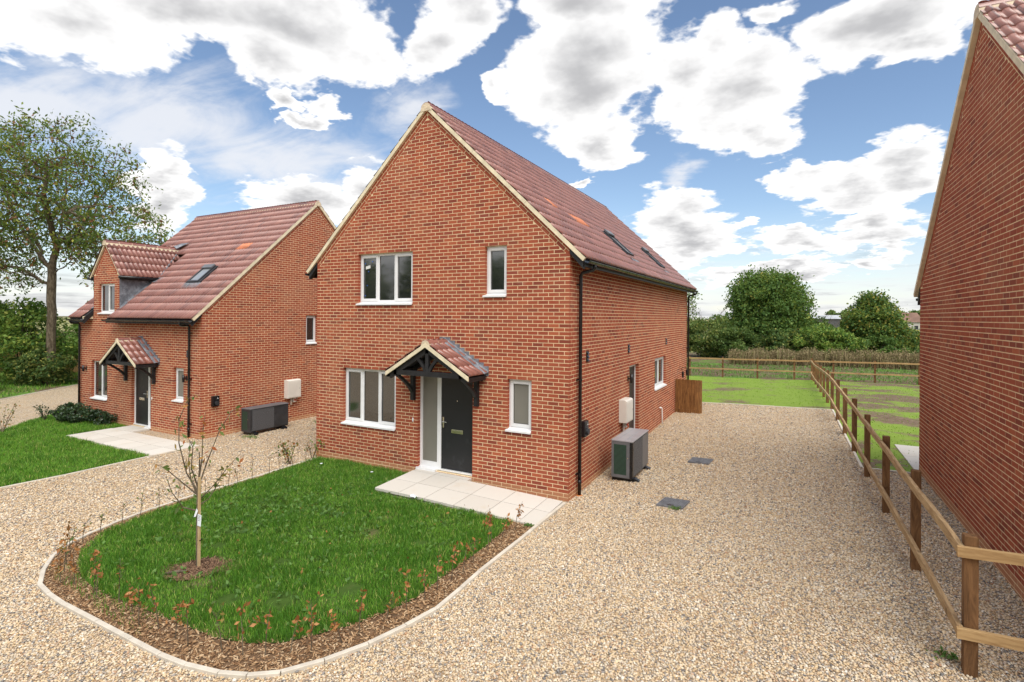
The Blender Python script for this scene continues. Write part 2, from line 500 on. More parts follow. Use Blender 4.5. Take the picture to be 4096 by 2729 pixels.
LAUREL = leafy('evergreen_leaf', [(0.0, (0.010, 0.030, 0.012)), (0.6, (0.028, 0.065, 0.025)), (1.0, (0.07, 0.12, 0.05))], 0.15, 0.4, 0.5)
LITTER = plain('litter_film', (0.72, 0.76, 0.80), 0.4, 0.1)
BARNBOARD = plain('black_weatherboard', (0.020, 0.020, 0.022), 0.8, 0.3, 3)
OLDTILE = leafy('old_clay_tile', [(0.0, (0.20, 0.075, 0.04)), (0.5, (0.36, 0.15, 0.075)), (1.0, (0.48, 0.26, 0.15))], 0.0, 0.9)
RENDERW = plain('pale_render', (0.62, 0.59, 0.54), 0.9, 0.06, 0.5)


# ------------------------------------------------------------------ object helpers
def tag(o, label=None, cat=None, group=None, kind=None):
    for k, v in (('label', label), ('category', cat), ('group', group), ('kind', kind)):
        if v:
            o[k] = v
    return o


def link(o, parent=None):
    COL.objects.link(o)
    if parent is not None:
        o.parent = parent
        if parent.type == 'EMPTY' and not parent.get('_local'):
            o.matrix_parent_inverse = Matrix.Translation(-parent.location)
    return o


def thing(name, label, cat, loc=(0, 0, 0), group=None, rz=0.0, local=False):
    o = bpy.data.objects.new(name, None)
    o.location = loc
    o.rotation_euler = (0, 0, rz)
    o.empty_display_size = 0.2
    COL.objects.link(o)
    if local:
        LOCALS.add(o.name)
    return tag(o, label, cat, group)


LOCALS = set()


def link(o, parent=None):
    COL.objects.link(o)
    if parent is not None:
        o.parent = parent
        if parent.type == 'EMPTY' and parent.name not in LOCALS:
            o.matrix_parent_inverse = Matrix.Translation(-Vector(parent.location))
    return o


def np_mesh(name, V, F, attrs=None, smooth=False):
    """V (n,3), F (m,k) -> mesh, quickly"""
    V = np.asarray(V, np.float32)
    F = np.asarray(F, np.int32)
    me = bpy.data.meshes.new(name)
    me.vertices.add(len(V))
    me.vertices.foreach_set('co', V.ravel())
    m, k = F.shape
    me.loops.add(m * k)
    me.loops.foreach_set('vertex_index', F.ravel())
    me.polygons.add(m)
    me.polygons.foreach_set('loop_start', np.arange(m, dtype=np.int32) * k)
    for a, d in (attrs or {}).items():
        at = me.attributes.new(a, 'FLOAT', 'POINT')
        at.data.foreach_set('value', np.asarray(d, np.float32))
    if smooth:
        me.polygons.foreach_set('use_smooth', np.ones(m, dtype=bool))
    me.update(calc_edges=True)
    return me


def mesh_obj(name, me, mat, parent=None):
    if mat and not me.materials:
        me.materials.append(mat)
    return link(bpy.data.objects.new(name, me), parent)


class Fr:
    """wall frame: u along the wall (to the right seen from outside), n outwards, z up"""
    def __init__(s, O, U, N):
        s.O, s.U, s.N = Vector(O), Vector(U), Vector(N)

    def __call__(s, u, n, z):
        p = s.O + s.U * u + s.N * n
        return (p.x, p.y, p.z + z)


WORLD = Fr((0, 0, 0), (1, 0, 0), (0, -1, 0))     # u = x, n = -y


class MB:
    def __init__(s):
        s.v, s.f, s.r, s.p = [], [], [], []

    def add(s, verts, faces, r=0.0, pl=0.0):
        b = len(s.v)
        s.v += [tuple(x) for x in verts]
        s.f += [tuple(i + b for i in f) for f in faces]
        s.r += [r] * len(verts)
        s.p += [pl] * len(verts)
        return s

    def box(s, F, u0, u1, n0, n1, z0, z1, r=0.0):
        vs_ = [F(u, n, z) for z in (z0, z1) for n in (n0, n1) for u in (u0, u1)]
        return s.add(vs_, [(0, 2, 3, 1), (4, 5, 7, 6), (0, 1, 5, 4), (2, 6, 7, 3), (0, 4, 6, 2), (1, 3, 7, 5)], r)

    def prism(s, F, poly, n0, n1, r=0.0, pl=0.0, back=True):
        k = len(poly)
        vs_ = [F(u, n1, z) for u, z in poly] + [F(u, n0, z) for u, z in poly]
        fs = [tuple(range(k))] + [((i + 1) % k, i, i + k, (i + 1) % k + k) for i in range(k)]
        if back:
            fs.append(tuple(range(2 * k - 1, k - 1, -1)))
        return s.add(vs_, fs, r, pl)

    def beam(s, a, b, w, h, up=(0, 0, 1), r=0.0):
        """box from a to b, w wide, h high, centred on the line"""
        a, b = Vector(a), Vector(b)
        d = (b - a).normalized()
        x = d.cross(Vector(up)).normalized()
        y = x.cross(d)
        vs_ = [p + x * (i * w / 2) + y * (j * h / 2) for p in (a, b) for j in (-1, 1) for i in (-1, 1)]
        return s.add(vs_, [(0, 2, 3, 1), (4, 5, 7, 6), (0, 1, 5, 4), (2, 6, 7, 3), (0, 4, 6, 2), (1, 3, 7, 5)], r)

    def tube(s, pts, rad, sides=10, r=0.0, cap=True):
        pts = [Vector(p) for p in pts]
        if not isinstance(rad, (list, tuple)):
            rad = [rad] * len(pts)
        b = len(s.v)
        ref = None
        for i, p in enumerate(pts):
            d = (pts[min(i + 1, len(pts) - 1)] - pts[max(i - 1, 0)]).normalized()
            if ref is None:
                ref = d.orthogonal().normalized()
            ref = (ref - d * ref.dot(d)).normalized()
            q = d.cross(ref)
            for k in range(sides):
                a = 2 * math.pi * k / sides
                s.v.append(tuple(p + (ref * math.cos(a) + q * math.sin(a)) * rad[i]))
        n = len(pts) * sides
        s.r += [r] * n
        s.p += [0] * n
        for i in range(len(pts) - 1):
            for k in range(sides):
                a0 = b + i * sides + k
                a1 = b + i * sides + (k + 1) % sides
                s.f.append((a0, a1, a1 + sides, a0 + sides))
        if cap:
            s.f.append(tuple(b + k for k in range(sides))[::-1])
            s.f.append(tuple(b + n - sides + k for k in range(sides)))
        return s

    def mesh(s, name, smooth=False):
        me = bpy.data.meshes.new(name)
        me.from_pydata(s.v, [], s.f)
        at = me.attributes.new('rnd', 'FLOAT', 'POINT')
        at.data.foreach_set('value', s.r)
        if any(s.p):
            at = me.attributes.new('plinth', 'FLOAT', 'POINT')
            at.data.foreach_set('value', s.p)
        if smooth:
            me.polygons.foreach_set('use_smooth', [True] * len(me.polygons))
        me.update()
        return me

    def obj(s, name, mat, parent=None, smooth=False, bevel=0.0):
        me = s.mesh(name, smooth)
        if bevel:
            bm = bmesh.new()
            bm.from_mesh(me)
            bmesh.ops.remove_doubles(bm, verts=bm.verts, dist=1e-5)
            bmesh.ops.bevel(bm, geom=list(bm.edges), offset=bevel, segments=2, profile=0.6, affect='EDGES')
            bm.to_mesh(me)
            bm.free()
        return mesh_obj(name, me, mat, parent)


def clip(poly, a, b, c):
    """keep the side a*u + b*z + c >= 0 of a convex polygon"""
    out = []
    for i in range(len(poly)):
        p, q = poly[i], poly[(i + 1) % len(poly)]
        dp, dq = a * p[0] + b * p[1] + c, a * q[0] + b * q[1] + c
        if dp >= 0:
            out.append(p)
        if (dp >= 0) != (dq >= 0):
            t = dp / (dp - dq)
            out.append((p[0] + (q[0] - p[0]) * t, p[1] + (q[1] - p[1]) * t))
    return out


def area(poly):
    return 0.5 * abs(sum(poly[i][0] * poly[(i + 1) % len(poly)][1] - poly[(i + 1) % len(poly)][0] * poly[i][1] for i in range(len(poly)))) if len(poly) > 2 else 0


def rnd1():
    return random.random()


# ------------------------------------------------------------------ terrain
def gz(x, y):
    a = np.interp(x, [-40, -11.9, -6.7, 0, 5, 40], [-.3, -.23, -.04, 0., .29, .5])
    a = a + .15 * np.clip(np.asarray(y) / 10, 0, 1) * np.interp(x, [-8, -6.7, 0, 5], [0, 1, 1, 0])
    return a - np.interp(y, [12.5, 28.3, 60, 300], [0, .48, .8, 2.0])


def gf(x, y):
    return float(gz(x, y))


def sheet(name, poly, dz, mat, step=0.5, kind='structure', label=None):
    bm = bmesh.new()
    bm.faces.new([bm.verts.new((x, y, 0)) for x, y in poly])
    xs = [p[0] for p in poly]
    ys = [p[1] for p in poly]
    for ax, lo, hi in ((0, min(xs), max(xs)), (1, min(ys), max(ys))):
        cuts = list(np.arange(math.floor(lo / step) * step, hi, step)) + ([-11.9, -6.7, -8, 0, 5] if ax == 0 else [0, 10, 12.5, 28.3])
        for c in cuts:
            if lo < c < hi:
                co = (c, 0, 0) if ax == 0 else (0, c, 0)
                bmesh.ops.bisect_plane(bm, geom=bm.verts[:] + bm.edges[:] + bm.faces[:], plane_co=co,
                                       plane_no=(1, 0, 0) if ax == 0 else (0, 1, 0))
    bmesh.ops.triangulate(bm, faces=bm.faces[:])
    for v in bm.verts:
        v.co.z = gf(v.co.x, v.co.y) + dz
    bmesh.ops.recalc_face_normals(bm, faces=bm.faces[:])
    me = bpy.data.meshes.new(name)
    bm.to_mesh(me)
    bm.free()
    o = mesh_obj(name, me, mat)
    return tag(o, label, None, None, kind)


def in_poly(x, y, poly):
    x = np.asarray(x)
    y = np.asarray(y)
    c = np.zeros(x.shape, bool)
    n = len(poly)
    for i in range(n):
        x0, y0 = poly[i]
        x1, y1 = poly[(i + 1) % n]
        if y0 == y1:
            continue
        k = ((y0 > y) != (y1 > y)) & (x < (x1 - x0) * (y - y0) / (y1 - y0) + x0)
        c ^= k
    return c


# base sheet out to the horizon
gx = np.array([-1500, -600, -250, -120, -60, -40, -30, -20, -11.9, -8, -6.7, 0, 5, 10, 20, 40, 80, 160, 400, 900, 1500.])
gy = np.array([-600, -200, -80, -40, -20, 0, 5, 10, 12.5, 20, 28.3, 36, 45, 60, 90, 150, 300, 600, 1200, 2500.])
X, Y = np.meshgrid(gx, gy)
Zg = gz(X, Y) - 0.09
V = np.stack([X.ravel(), Y.ravel(), Zg.ravel()], 1)
nx = len(gx)
idx = np.arange((len(gy) - 1) * nx).reshape(-1, nx)[:, :-1].ravel()
Fq = np.stack([idx, idx + 1, idx + nx + 1, idx + nx], 1)
tag(mesh_obj('ground', np_mesh('ground', V, Fq), SOIL), kind='structure')
sheet('field', [(-900, 62), (900, 62), (900, 1500), (-900, 1500)], -0.05, FIELD, 120)

KERB = [(-0.01, -0.16), (-0.01, -1.36), (0.0, -2.1), (-0.005, -3.2), (0.02, -3.69), (0.03, -4.26), (-0.065, -4.69), (-0.2, -5.14),
        (-0.4, -5.55), (-0.63, -5.88), (-0.88, -6.06), (-1.15, -6.17), (-1.55, -6.25), (-1.95, -6.28), (-2.5, -6.28), (-3.2, -6.28),
        (-3.95, -6.28), (-4.45, -6.25), (-4.82, -6.2), (-5.26, -6.0), (-5.7, -5.72), (-5.97, -5.44), (-6.17, -5.05),
        (-6.34, -4.58), (-6.46, -3.98), (-6.5, -3.5), (-6.52, -2.6), (-6.55, -1.8), (-6.6, -0.9), (-6.62, -0.1)]
LAWN = [(-6.55, -0.02), (-3.62, -0.02), (-3.62, -1.38), (-0.42, -1.42), (-0.34, -2.45), (-0.36, -3.6), (-0.33, -4.15), (-0.46, -4.6),
        (-0.6, -4.95), (-0.85, -5.33), (-1.02, -5.55), (-1.3, -5.72), (-1.75, -5.84), (-2.3, -5.86), (-2.95, -5.88), (-3.6, -5.92),
        (-4.1, -5.92), (-4.57, -5.85), (-5.05, -5.7), (-5.6, -5.42), (-5.95, -5.03), (-6.15, -4.5), (-6.3, -3.7), (-6.38, -2.2)]
BED = [(-0.05, -1.40)] + [(x - 0.04 if x > -0.3 else x, y + 0.02) for x, y in KERB[2:]] + [(-6.6, -0.02), (-3.62, -0.02), (-3.62, -1.40)]
DRIVE = [(-24, -26), (-26.3, 0), (-30.3, 5.3), (-33, 9), (-12, 12.6), (0.5, 12.66), (4.93, 12.5), (5.04, 4.25), (14, 4.25), (14, -26)]
LAWN2 = [(-11.05, -1.62), (-10.95, -3.5), (-11.05, -4.6), (-11.4, -6.0), (-12.6, -7.3), (-14.2, -6.6), (-18.4, -2.2), (-21.9, 1.4),
         (-24.5, 4.0), (-22, 5.2), (-19.2, 4.2), (-19.2, 0.2), (-15.75, 0.2), (-15.75, -1.55)]
BACKLAWN = [(-9, 12.66), (4.98, 12.52), (5.06, 4.3), (7.4, 4.3), (14, 4.9), (24, 9), (26, 27.6), (-14, 26.6)]
sheet('gravel_drive', DRIVE, 0.0, GRAVEL, 1.0)
sheet('planting_bed', BED, 0.012, plain('bed_soil', (0.16, 0.095, 0.05), 0.95, 0.3, 20, bmp=0.5), 0.5)
sheet('front_lawn', LAWN, 0.03, LAWNBASE, 0.5)
sheet('side_lawn', LAWN2, 0.02, LAWNBASE, 1.0)
sheet('back_lawn', BACKLAWN, 0.0, NEWLAWN, 1.0)
sheet('verge', [(-26.5, 0), (-30.5, 5.3), (-33.3, 9.1), (-60, 20), (-60, -20), (-30, -20)], 0.0, SOIL, 3.0)


# ------------------------------------------------------------------ brickwork
BL, BH, JT = 0.2125, 0.0625, 0.0125
bmb = MB()
bmb.prism(Fr((0, 0, 0), (1, 0, 0), (0, -1, 0)), [(-BL / 2, -BH / 2), (BL / 2, -BH / 2), (BL / 2, BH / 2), (-BL / 2, BH / 2)], -0.02, 0.0)
BRICK_ME = bmb.mesh('brick')
BRICK_ME.materials.append(BRICK)


class Wall:
    """all the brick faces of one house: bricks proud of a recessed mortar body"""
    def __init__(s, house, dpc):
        s.house, s.dpc = house, dpc
        s.body, s.rest, s.cand = MB(), MB(), []

    def brick(s, F, poly, depth, full=None):
        if area(poly) < 0.0012:
            return
        zc = sum(p[1] for p in poly) / len(poly)
        pl = 1.0 if zc + F.O.z < s.dpc else 0.0
        pr = random.uniform(-0.001, 0.001)
        if full and not pl and depth < 0.03:
            s.cand.append((F, poly, pr))
            return
        s.rest.prism(F, poly, -depth, pr, rnd1(), pl, back=False)

    def face(s, F, w, z0, ze, openings=(), apex=None, m=0.0, band=True, flip=0, ext=0.0):
        """F origin at the left end; z measured from F.O.z; gable when apex is given (outer brick line)"""
        top = ze if apex is None else apex
        nrow = int((top - z0) / 0.075) + 1
        zi = apex - 0.205 if apex is not None and band else apex
        for r in range(nrow):
            za = z0 + r * 0.075 + JT / 2
            zb = za + BH
            half = (r + flip) % 2
            u = -0.1125 if half else 0.0
            row = []
            while u < w - 0.01:
                a, b = max(u, 0) + (JT / 2 if u > 0.01 else 0), min(u + 0.225, w) - (JT / 2 if u + 0.225 < w - 0.01 else 0)
                row.append([a, b, abs((b - a) - BL) < 0.008])
                u += 0.225
            for o0, o1, p0, p1 in openings:
                if zb > p0 + 0.02 and za < p1 - 0.02:
                    new = []
                    for a, b, f in row:
                        if b <= o0 + 0.004 or a >= o1 - 0.004:
                            new.append([a, b, f])
                        else:
                            if a < o0 - 0.004:
                                new.append([a, o0, 2])
                            if b > o1 + 0.004:
                                new.append([o1, b, 2])
                    # a sliver beside an opening joins its neighbour
                    row = []
                    for pc in new:
                        if row and pc[0] - row[-1][1] < 0.02 and (pc[1] - pc[0] < 0.055 or row[-1][1] - row[-1][0] < 0.055):
                            row[-1] = [row[-1][0], pc[1], 2]
                        else:
                            row.append(pc)
                elif zb > p0 - 0.06 and za < p1 + 0.06:
                    row = [[a, b, 2 if (b > o0 and a < o1) else f] for a, b, f in row]
            for c, d, f in row:
                poly = [(c, za), (d, za), (d, zb), (c, zb)]
                hit = f == 2 or any(abs(d - o[0]) < 0.02 or abs(c - o[1]) < 0.02 for o in openings if zb > o[2] and za < o[3])
                for o in openings:
                    if zb > o[2] + 0.02 and za < o[3] - 0.02:
                        if abs(d - o[0]) < 0.02:
                            d = o[0]
                        if abs(c - o[1]) < 0.02:
                            c = o[1]
                poly = [(c, za), (d, za), (d, zb), (c, zb)]
                fl = f is True and not hit
                if apex is None:
                    if za > ze:
                        continue
                    if zb > ze:
                        poly, fl = clip(poly, 0, -1, ze), False
                elif zb > ze + 0.002:
                    k = len(poly)
                    qq = clip(clip(poly, m, -1, zi - m * w / 2), -m, -1, zi + m * w / 2)
                    if len(qq) != k or abs(area(qq) - area(poly)) > 1e-5:
                        fl = False
                    poly = qq
                s.brick(F, poly, 0.10 if hit else 0.02, fl)
        if apex is not None and band:            # two courses laid along the slope
            c = math.cos(math.atan(m))
            for side in (-1, 1):
                for k in (0, 1):
                    off = 0.003 + k * 0.075
                    L = (w / 2) / c + 0.3
                    t = -0.11 * k
                    while t < L:
                        q = []
                        for tt, dd in ((t, off + BH), (t + BL, off + BH), (t + BL, off), (t, off)):
                            # t runs down the slope, dd into the wall
                            du = tt * c - dd * math.sin(math.atan(m))
                            dzz = -tt * math.sin(math.atan(m)) - dd * c
                            q.append((w / 2 + side * du, apex + dzz))
                        if side < 0:
                            q = q[::-1]
                        t += 0.225
                        q = clip(q, 0, 1, -(ze - 0.02))
                        q = clip(q, 1, 0, 0)
                        q = clip(q, -1, 0, w)
                        q = clip(q, side, 0, -side * w / 2 - 0.004)
                        s.brick(F, q, 0.02)
        # mortar body with the openings cut out
        us = sorted({0.006, w - 0.006, w / 2, *[o[0] - 0.006 for o in openings], *[o[1] + 0.006 for o in openings]})
        zs = sorted({z0 - ext, ze, *([apex] if apex else []), *[o[2] - 0.004 for o in openings], *[o[3] + 0.004 for o in openings]})
        for i in range(len(us) - 1):
            for j in range(len(zs) - 1):
                uc, zc = (us[i] + us[i + 1]) / 2, (zs[j] + zs[j + 1]) / 2
                if any(o[0] < uc < o[1] and o[2] < zc < o[3] for o in openings):
                    continue
                q = [(us[i], zs[j]), (us[i + 1], zs[j]), (us[i + 1], zs[j + 1]), (us[i], zs[j + 1])]
                if apex is not None:
                    q = clip(clip(q, m, -1, apex - m * w / 2), -m, -1, apex + m * w / 2)
                if area(q) > 1e-5:
                    s.body.add([F(u_, -0.0018, z_) for u_, z_ in q], [tuple(range(len(q)))])
        for o0, o1, p0, p1 in openings:
            o0, o1, p0, p1 = o0 - 0.006, o1 + 0.006, p0 - 0.004, p1 + 0.004
            for a, b in (((o0, p0), (o0, p1)), ((o1, p0), (o1, p1)), ((o0, p0), (o1, p0)), ((o0, p1), (o1, p1))):
                s.body.add([F(a[0], -0.0018, a[1]), F(b[0], -0.0018, b[1]), F(b[0], -0.2, b[1]), F(a[0], -0.2, a[1])], [(0, 1, 2, 3)])

    def done(s):
        w = s.body.obj('wall', MORTAR, s.house)
        def key(cn):
            F, poly, _ = cn
            u = sum(p[0] for p in poly) / 4
            z = sum(p[1] for p in poly) / 4
            P = Vector(F(u, 0, z))
            d = P - CAM
            vis = -(d.normalized().dot(F.N))
            fwd = d.x * -0.4705 + d.y * 0.8824
            side = d.x * 0.8824 + d.y * 0.4705
            if fwd < 0.5 or abs(side / fwd) > 0.95 or vis <= 0.02 or abs((P.z - CAM.z) / fwd + 0.045) > 0.63:
                return 1e6
            return d.length / vis ** 0.5
        ks = [key(cn) for cn in s.cand]
        order = sorted(range(len(ks)), key=lambda i: ks[i])
        for n, i in enumerate(order):
            F, poly, pr = s.cand[i]
            if n < 300 and ks[i] < 1e5:
                u = sum(p[0] for p in poly) / 4
                z = sum(p[1] for p in poly) / 4
                o = bpy.data.objects.new('brick', BRICK_ME)
                o.matrix_basis = Matrix.Translation(Vector(F(u, pr, z))) @ Matrix.Rotation(math.atan2(F.U.y, F.U.x), 4, 'Z')
                link(o, w)
            else:
                s.rest.prism(F, poly, -0.02, pr, rnd1(), 0, back=False)
        tag(s.rest.obj('brickwork', BRICK, w), kind='stuff')
        return w


# ------------------------------------------------------------------ roofing
TW, GA, TL = 0.30, 0.338, 0.41
TSEG = 20


def tile_arrays(width=TW):
    us = np.linspace(0, width, TSEG + 1)
    ph = (us / 0.15) % 1.0
    ph[-1] = 1.0
    roll = np.clip(1 - ((ph - 0.62) / 0.30) ** 2, 0, 1)
    h = 0.040 * np.sqrt(roll) + 0.006 * np.cos(2 * np.pi * ph) - 0.012
    rows = []
    for s_, dn in ((0.0, -0.012), (0.0, 0.016), (TL, -0.010)):
        hh_ = np.full_like(h, -0.006) if dn == -0.012 else h
        rows.append(np.stack([us, np.full_like(us, s_), hh_ + dn + 0.012], 1))
    V = np.concatenate(rows)
    k = TSEG + 1
    F = []
    for r in range(2):
        for i in range(TSEG):
            F.append((r * k + i, r * k + i + 1, (r + 1) * k + i + 1, (r + 1) * k + i))
    su = np.tile(us * 8.0, 3)
    return V, np.array(F), su


TV, TF, TSU = tile_arrays()
TILE_ME = np_mesh('roof_tile', TV, TF, {'rnd': np.zeros(len(TV)), 'su': TSU}, False)
TILE_ME.materials.append(TILE)


def slope(parent, O, A, S, width, length, rows, name='roof', skip=None, keep=300, cols=None, deck=True, orange=(), deck_cells=None):
    """one roof slope: O lower-left corner, A along the eave, S up the slope (unit vectors)"""
    O, A, S = Vector(O), Vector(A), Vector(S)
    Nn = A.cross(S).normalized()
    if Nn.z < 0:
        Nn = -Nn
    cols = cols or int(round(width / TW))
    sx = width / (cols * TW)
    ga = length / rows
    bm_ = MB()
    if deck:
        for a0, a1, l0, l1 in (deck_cells or [(0, width, 0, length)]):
            vs_ = [O + A * a_ + S * l_ + Nn * n_ for n_ in (-0.06, -0.022) for a_, l_ in ((a0, l0), (a1, l0), (a1, l1), (a0, l1))]
            bm_.add(vs_, [(0, 1, 2, 3), (4, 5, 6, 7), (0, 1, 5, 4), (1, 2, 6, 5), (2, 3, 7, 6), (3, 0, 4, 7)])
        roof = bm_.obj(name, BLACKWOOD, parent)
    else:
        roof = parent
    lst = []
    for r in range(rows):
        for c in range(cols):
            P = O + A * (c * TW * sx) + S * (r * ga)
            mid = P + A * (TW * sx / 2) + S * (ga / 2)
            if skip and skip(mid):
                continue
            lst.append((P, mid))
    def key(t):
        d = t[1] - CAM
        vis = max(0.0, -d.normalized().dot(Nn))
        fwd = d.x * -0.4705 + d.y * 0.8824
        side = d.x * 0.8824 + d.y * 0.4705
        if fwd < 0.5 or abs(side / fwd) > 0.95 or abs((t[1].z - CAM.z) / fwd + 0.045) > 0.63:
            return 1e6
        return d.length / max(vis, 1e-3) ** 0.5
    lst.sort(key=key)
    sl = ga / GA
    M = Matrix((A * sx, S * sl, Nn)).transposed().to_4x4()
    restV, restF, restR, restS = [], [], [], []
    Mn = np.array(M.to_3x3())
    for n, (P, mid) in enumerate(lst):
        j = Nn * random.uniform(-0.002, 0.003)
        odd = orange and min((mid - Vector(t_)).length for t_ in orange) < 0.17
        if n < keep and key((P, mid)) < 1e5:
            o = bpy.data.objects.new('roof_tile', TILE_ME)
            mm = M.copy()
            mm.translation = P + j
            o.matrix_basis = mm
            link(o, roof)
            if odd:
                o.material_slots[0].link = 'OBJECT'
                o.material_slots[0].material = NEWTILE
                o['label'] = 'bright orange replacement tile'
        else:
            restF.append(TF + len(restV) * len(TV))
            restV.append(TV @ Mn.T + np.array(P + j))
            restR.append(np.full(len(TV), rnd1()))
            restS.append(TSU)
    if restV:
        me = np_mesh('roof_tiling', np.concatenate(restV), np.concatenate(restF), {'rnd': np.concatenate(restR), 'su': np.concatenate(restS)})
        tag(mesh_obj('roof_tiling', me, TILE, roof), kind='stuff')
    return roof


def ridge(parent, a, b, rad=0.125, step=0.45):
    """half-round ridge tiles bedded on mortar from a to b"""
    a, b = Vector(a), Vector(b)
    L = (b - a).length
    d = (b - a).normalized()
    x = d.cross(Vector((0, 0, 1))).normalized()
    n = max(1, int(round(L / step)))
    st = L / n
    mb = MB()
    prof = []
    for k in range(9):
        t = math.pi * (0.06 + 0.88 * k / 8)
        prof.append((math.cos(t) * rad * 1.05, math.sin(t) * rad * 0.95 - 0.03))
    inner = [(u * 0.86, z * 0.86 - 0.004) for u, z in prof]
    ring = prof + inner[::-1]
    k = len(ring)
    vs_ = [(0.004, u, z) for u, z in ring] + [(st - 0.014, u * 0.97, z * 0.97) for u, z in ring]
    mb.add(vs_, [tuple(range(k)), tuple(range(2 * k - 1, k - 1, -1))] + [(i, (i + 1) % k, (i + 1) % k + k, i + k) for i in range(k)])
    me = mb.mesh('ridge_tile')
    at = me.attributes.new('su', 'FLOAT', 'POINT')
    at.data.foreach_set('value', [0.3 * v[1] * 8 for v in mb.v])
    M = Matrix((d, x, Vector((0, 0, 1)))).transposed().to_4x4()
    for i in range(n):
        o = bpy.data.objects.new('ridge_tile', me)
        if i == 0:
            me.materials.append(TILE)
        mm = M.copy()
        mm.translation = a + d * (i * st)
        o.matrix_basis = mm
        link(o, parent)
    bd = MB()
    ring = [(u * 0.93, z - 0.014) for u, z in prof] + [(rad * 1.12, -0.085), (-rad * 1.12, -0.085)][::1]
    ring = [(rad * 1.22, -0.10)] + [(u * 0.95, z * 0.95 - 0.006) for u, z in prof] + [(-rad * 1.22, -0.10)]
    k = len(ring)
    vs_ = [M @ Vector((0.0, u, z)) + a for u, z in ring] + [M @ Vector((L, u, z)) + a for u, z in ring]
    bd.add(vs_, [tuple(range(k)), tuple(range(2 * k - 1, k - 1, -1))] + [(i, (i + 1) % k, (i + 1) % k + k, i + k) for i in range(k)])
    bd.obj('ridge_bedding', BEDDING, parent)


def verge(parent, F, pts, n0, n1, h):
    """cream verge strip following the slope points (u,z) on frame F, h measured square to the slope"""
    for i in range(len(pts) - 1):
        (ua, za), (ub, zb) = pts[i], pts[i + 1]
        L = math.hypot(ub - ua, zb - za)
        du, dzz = (ub - ua) / L, (zb - za) / L
        nu, nz = (-dzz, du) if du > 0 else (dzz, -du)
        if nz > 0:
            nu, nz = -nu, -nz
        nseg = max(1, int(L / 1.5))
        for k in range(nseg):
            t0, t1 = L * k / nseg + (0.002 if k else 0), L * (k + 1) / nseg - (0.002 if k < nseg - 1 else 0)
            q = [(ua + du * t0, za + dzz * t0), (ua + du * t1, za + dzz * t1)]
            q += [(q[1][0] + nu * h, q[1][1] + nz * h), (q[0][0] + nu * h, q[0][1] + nz * h)]
            MB().prism(F, q, n0, n1, rnd1()).obj('verge_strip', CREAM, parent)


# ------------------------------------------------------------------ joinery
def window(house, F, u0, u1, z0, z1, lights, frost=False, sill=True, ears=0.03, vents=True, name='window', dep=0.085):
    """lights: list of (width share, 'sash' or 'fixed'); opening u0..u1, sill top z0"""
    fw = 0.055
    fb = MB()
    b0, b1 = -dep - 0.065, -dep
    fb.box(F, u0, u1, b0, b1, z0, z0 + fw)
    fb.box(F, u0, u1, b0, b1, z1 - fw, z1)
    fb.box(F, u0, u0 + fw, b0, b1 - 0.001, z0 + fw, z1 - fw)
    fb.box(F, u1 - fw, u1, b0, b1 - 0.001, z0 + fw, z1 - fw)
    tot = sum(l[0] for l in lights)
    W_ = u1 - u0 - 2 * fw
    x = u0 + fw
    cells = []
    for i, (sh, kind) in enumerate(lights):
        x1 = x + W_ * sh / tot
        if i:
            fb.box(F, x - 0.03, x + 0.03, b0, b1 - 0.002, z0 + fw, z1 - fw)
        cells.append((x + (0.03 if i else 0), x1 - (0.03 if i < len(lights) - 1 else 0), kind))
        x = x1
    w = fb.obj(name, WHITE, house)
    for a, b, kind in cells:
        c, d = z0 + fw, z1 - fw
        if kind == 'sash':
            sb = MB()
            s_ = 0.058
            a2, b2, c2, d2 = a - 0.02, b + 0.02, c - 0.02, d + 0.02
            n0, n1 = b0 + 0.01, b1 + 0.014
            sb.box(F, a2, b2, n0, n1, c2, c2 + s_)
            sb.box(F, a2, b2, n0, n1, d2 - s_, d2)
            sb.box(F, a2, a2 + s_, n0, n1 - 0.001, c2 + s_, d2 - s_)
            sb.box(F, b2 - s_, b2, n0, n1 - 0.001, c2 + s_, d2 - s_)
            sb.obj('sash', WHITE, w)
            pa, pb, pc, pd = a2 + s_, b2 - s_, c2 + s_, d2 - s_
            if vents:
                MB().box(F, pa, pb, n1, n1 + 0.012, d2 - 0.04, d2 - 0.018).obj('trickle_vent', WHITE, w)
        else:
            pa, pb, pc, pd = a, b, c, d
        gk = MB()
        for e in ((pa, pb, pc, pc + 0.008), (pa, pb, pd - 0.008, pd), (pa, pa + 0.008, pc, pd), (pb - 0.008, pb, pc, pd)):
            gk.box(F, e[0], e[1], b1 - 0.022, b1 - 0.012, e[2], e[3])
        gk.obj('gasket', BLACKPL, w)
        MB().box(F, pa - 0.01, pb + 0.01, b1 - 0.045, b1 - 0.02, pc - 0.01, pd + 0.01).obj('pane', FROST if frost else GLASS, w)
    if sill:
        sl = MB()
        a, b = u0 - ears, u1 + 0.001
        P = [(-dep + 0.0, z0 + 0.005), (0.045, z0 - 0.028), (0.045, z0 - 0.062), (0.02, z0 - 0.062), (0.02, z0 - 0.045), (0.003, z0 - 0.045), (-dep + 0.0, z0 - 0.03)]
        a_in = u0 + 0.002
        vs_, k = [], len(P)
        for u in (0, 1):
            for n_, z_ in P:
                uu = (a if n_ > 0 else a_in) if u == 0 else (b if n_ <= 0 else b)
                vs_.append(F(uu, n_, z_))
        sl.add(vs_, [tuple(range(k)), tuple(range(2 * k - 1, k - 1, -1))] + [(i, (i + 1) % k, (i + 1) % k + k, i + k) for i in range(k)])
        sl.obj('sill', WHITE, w)
    return w


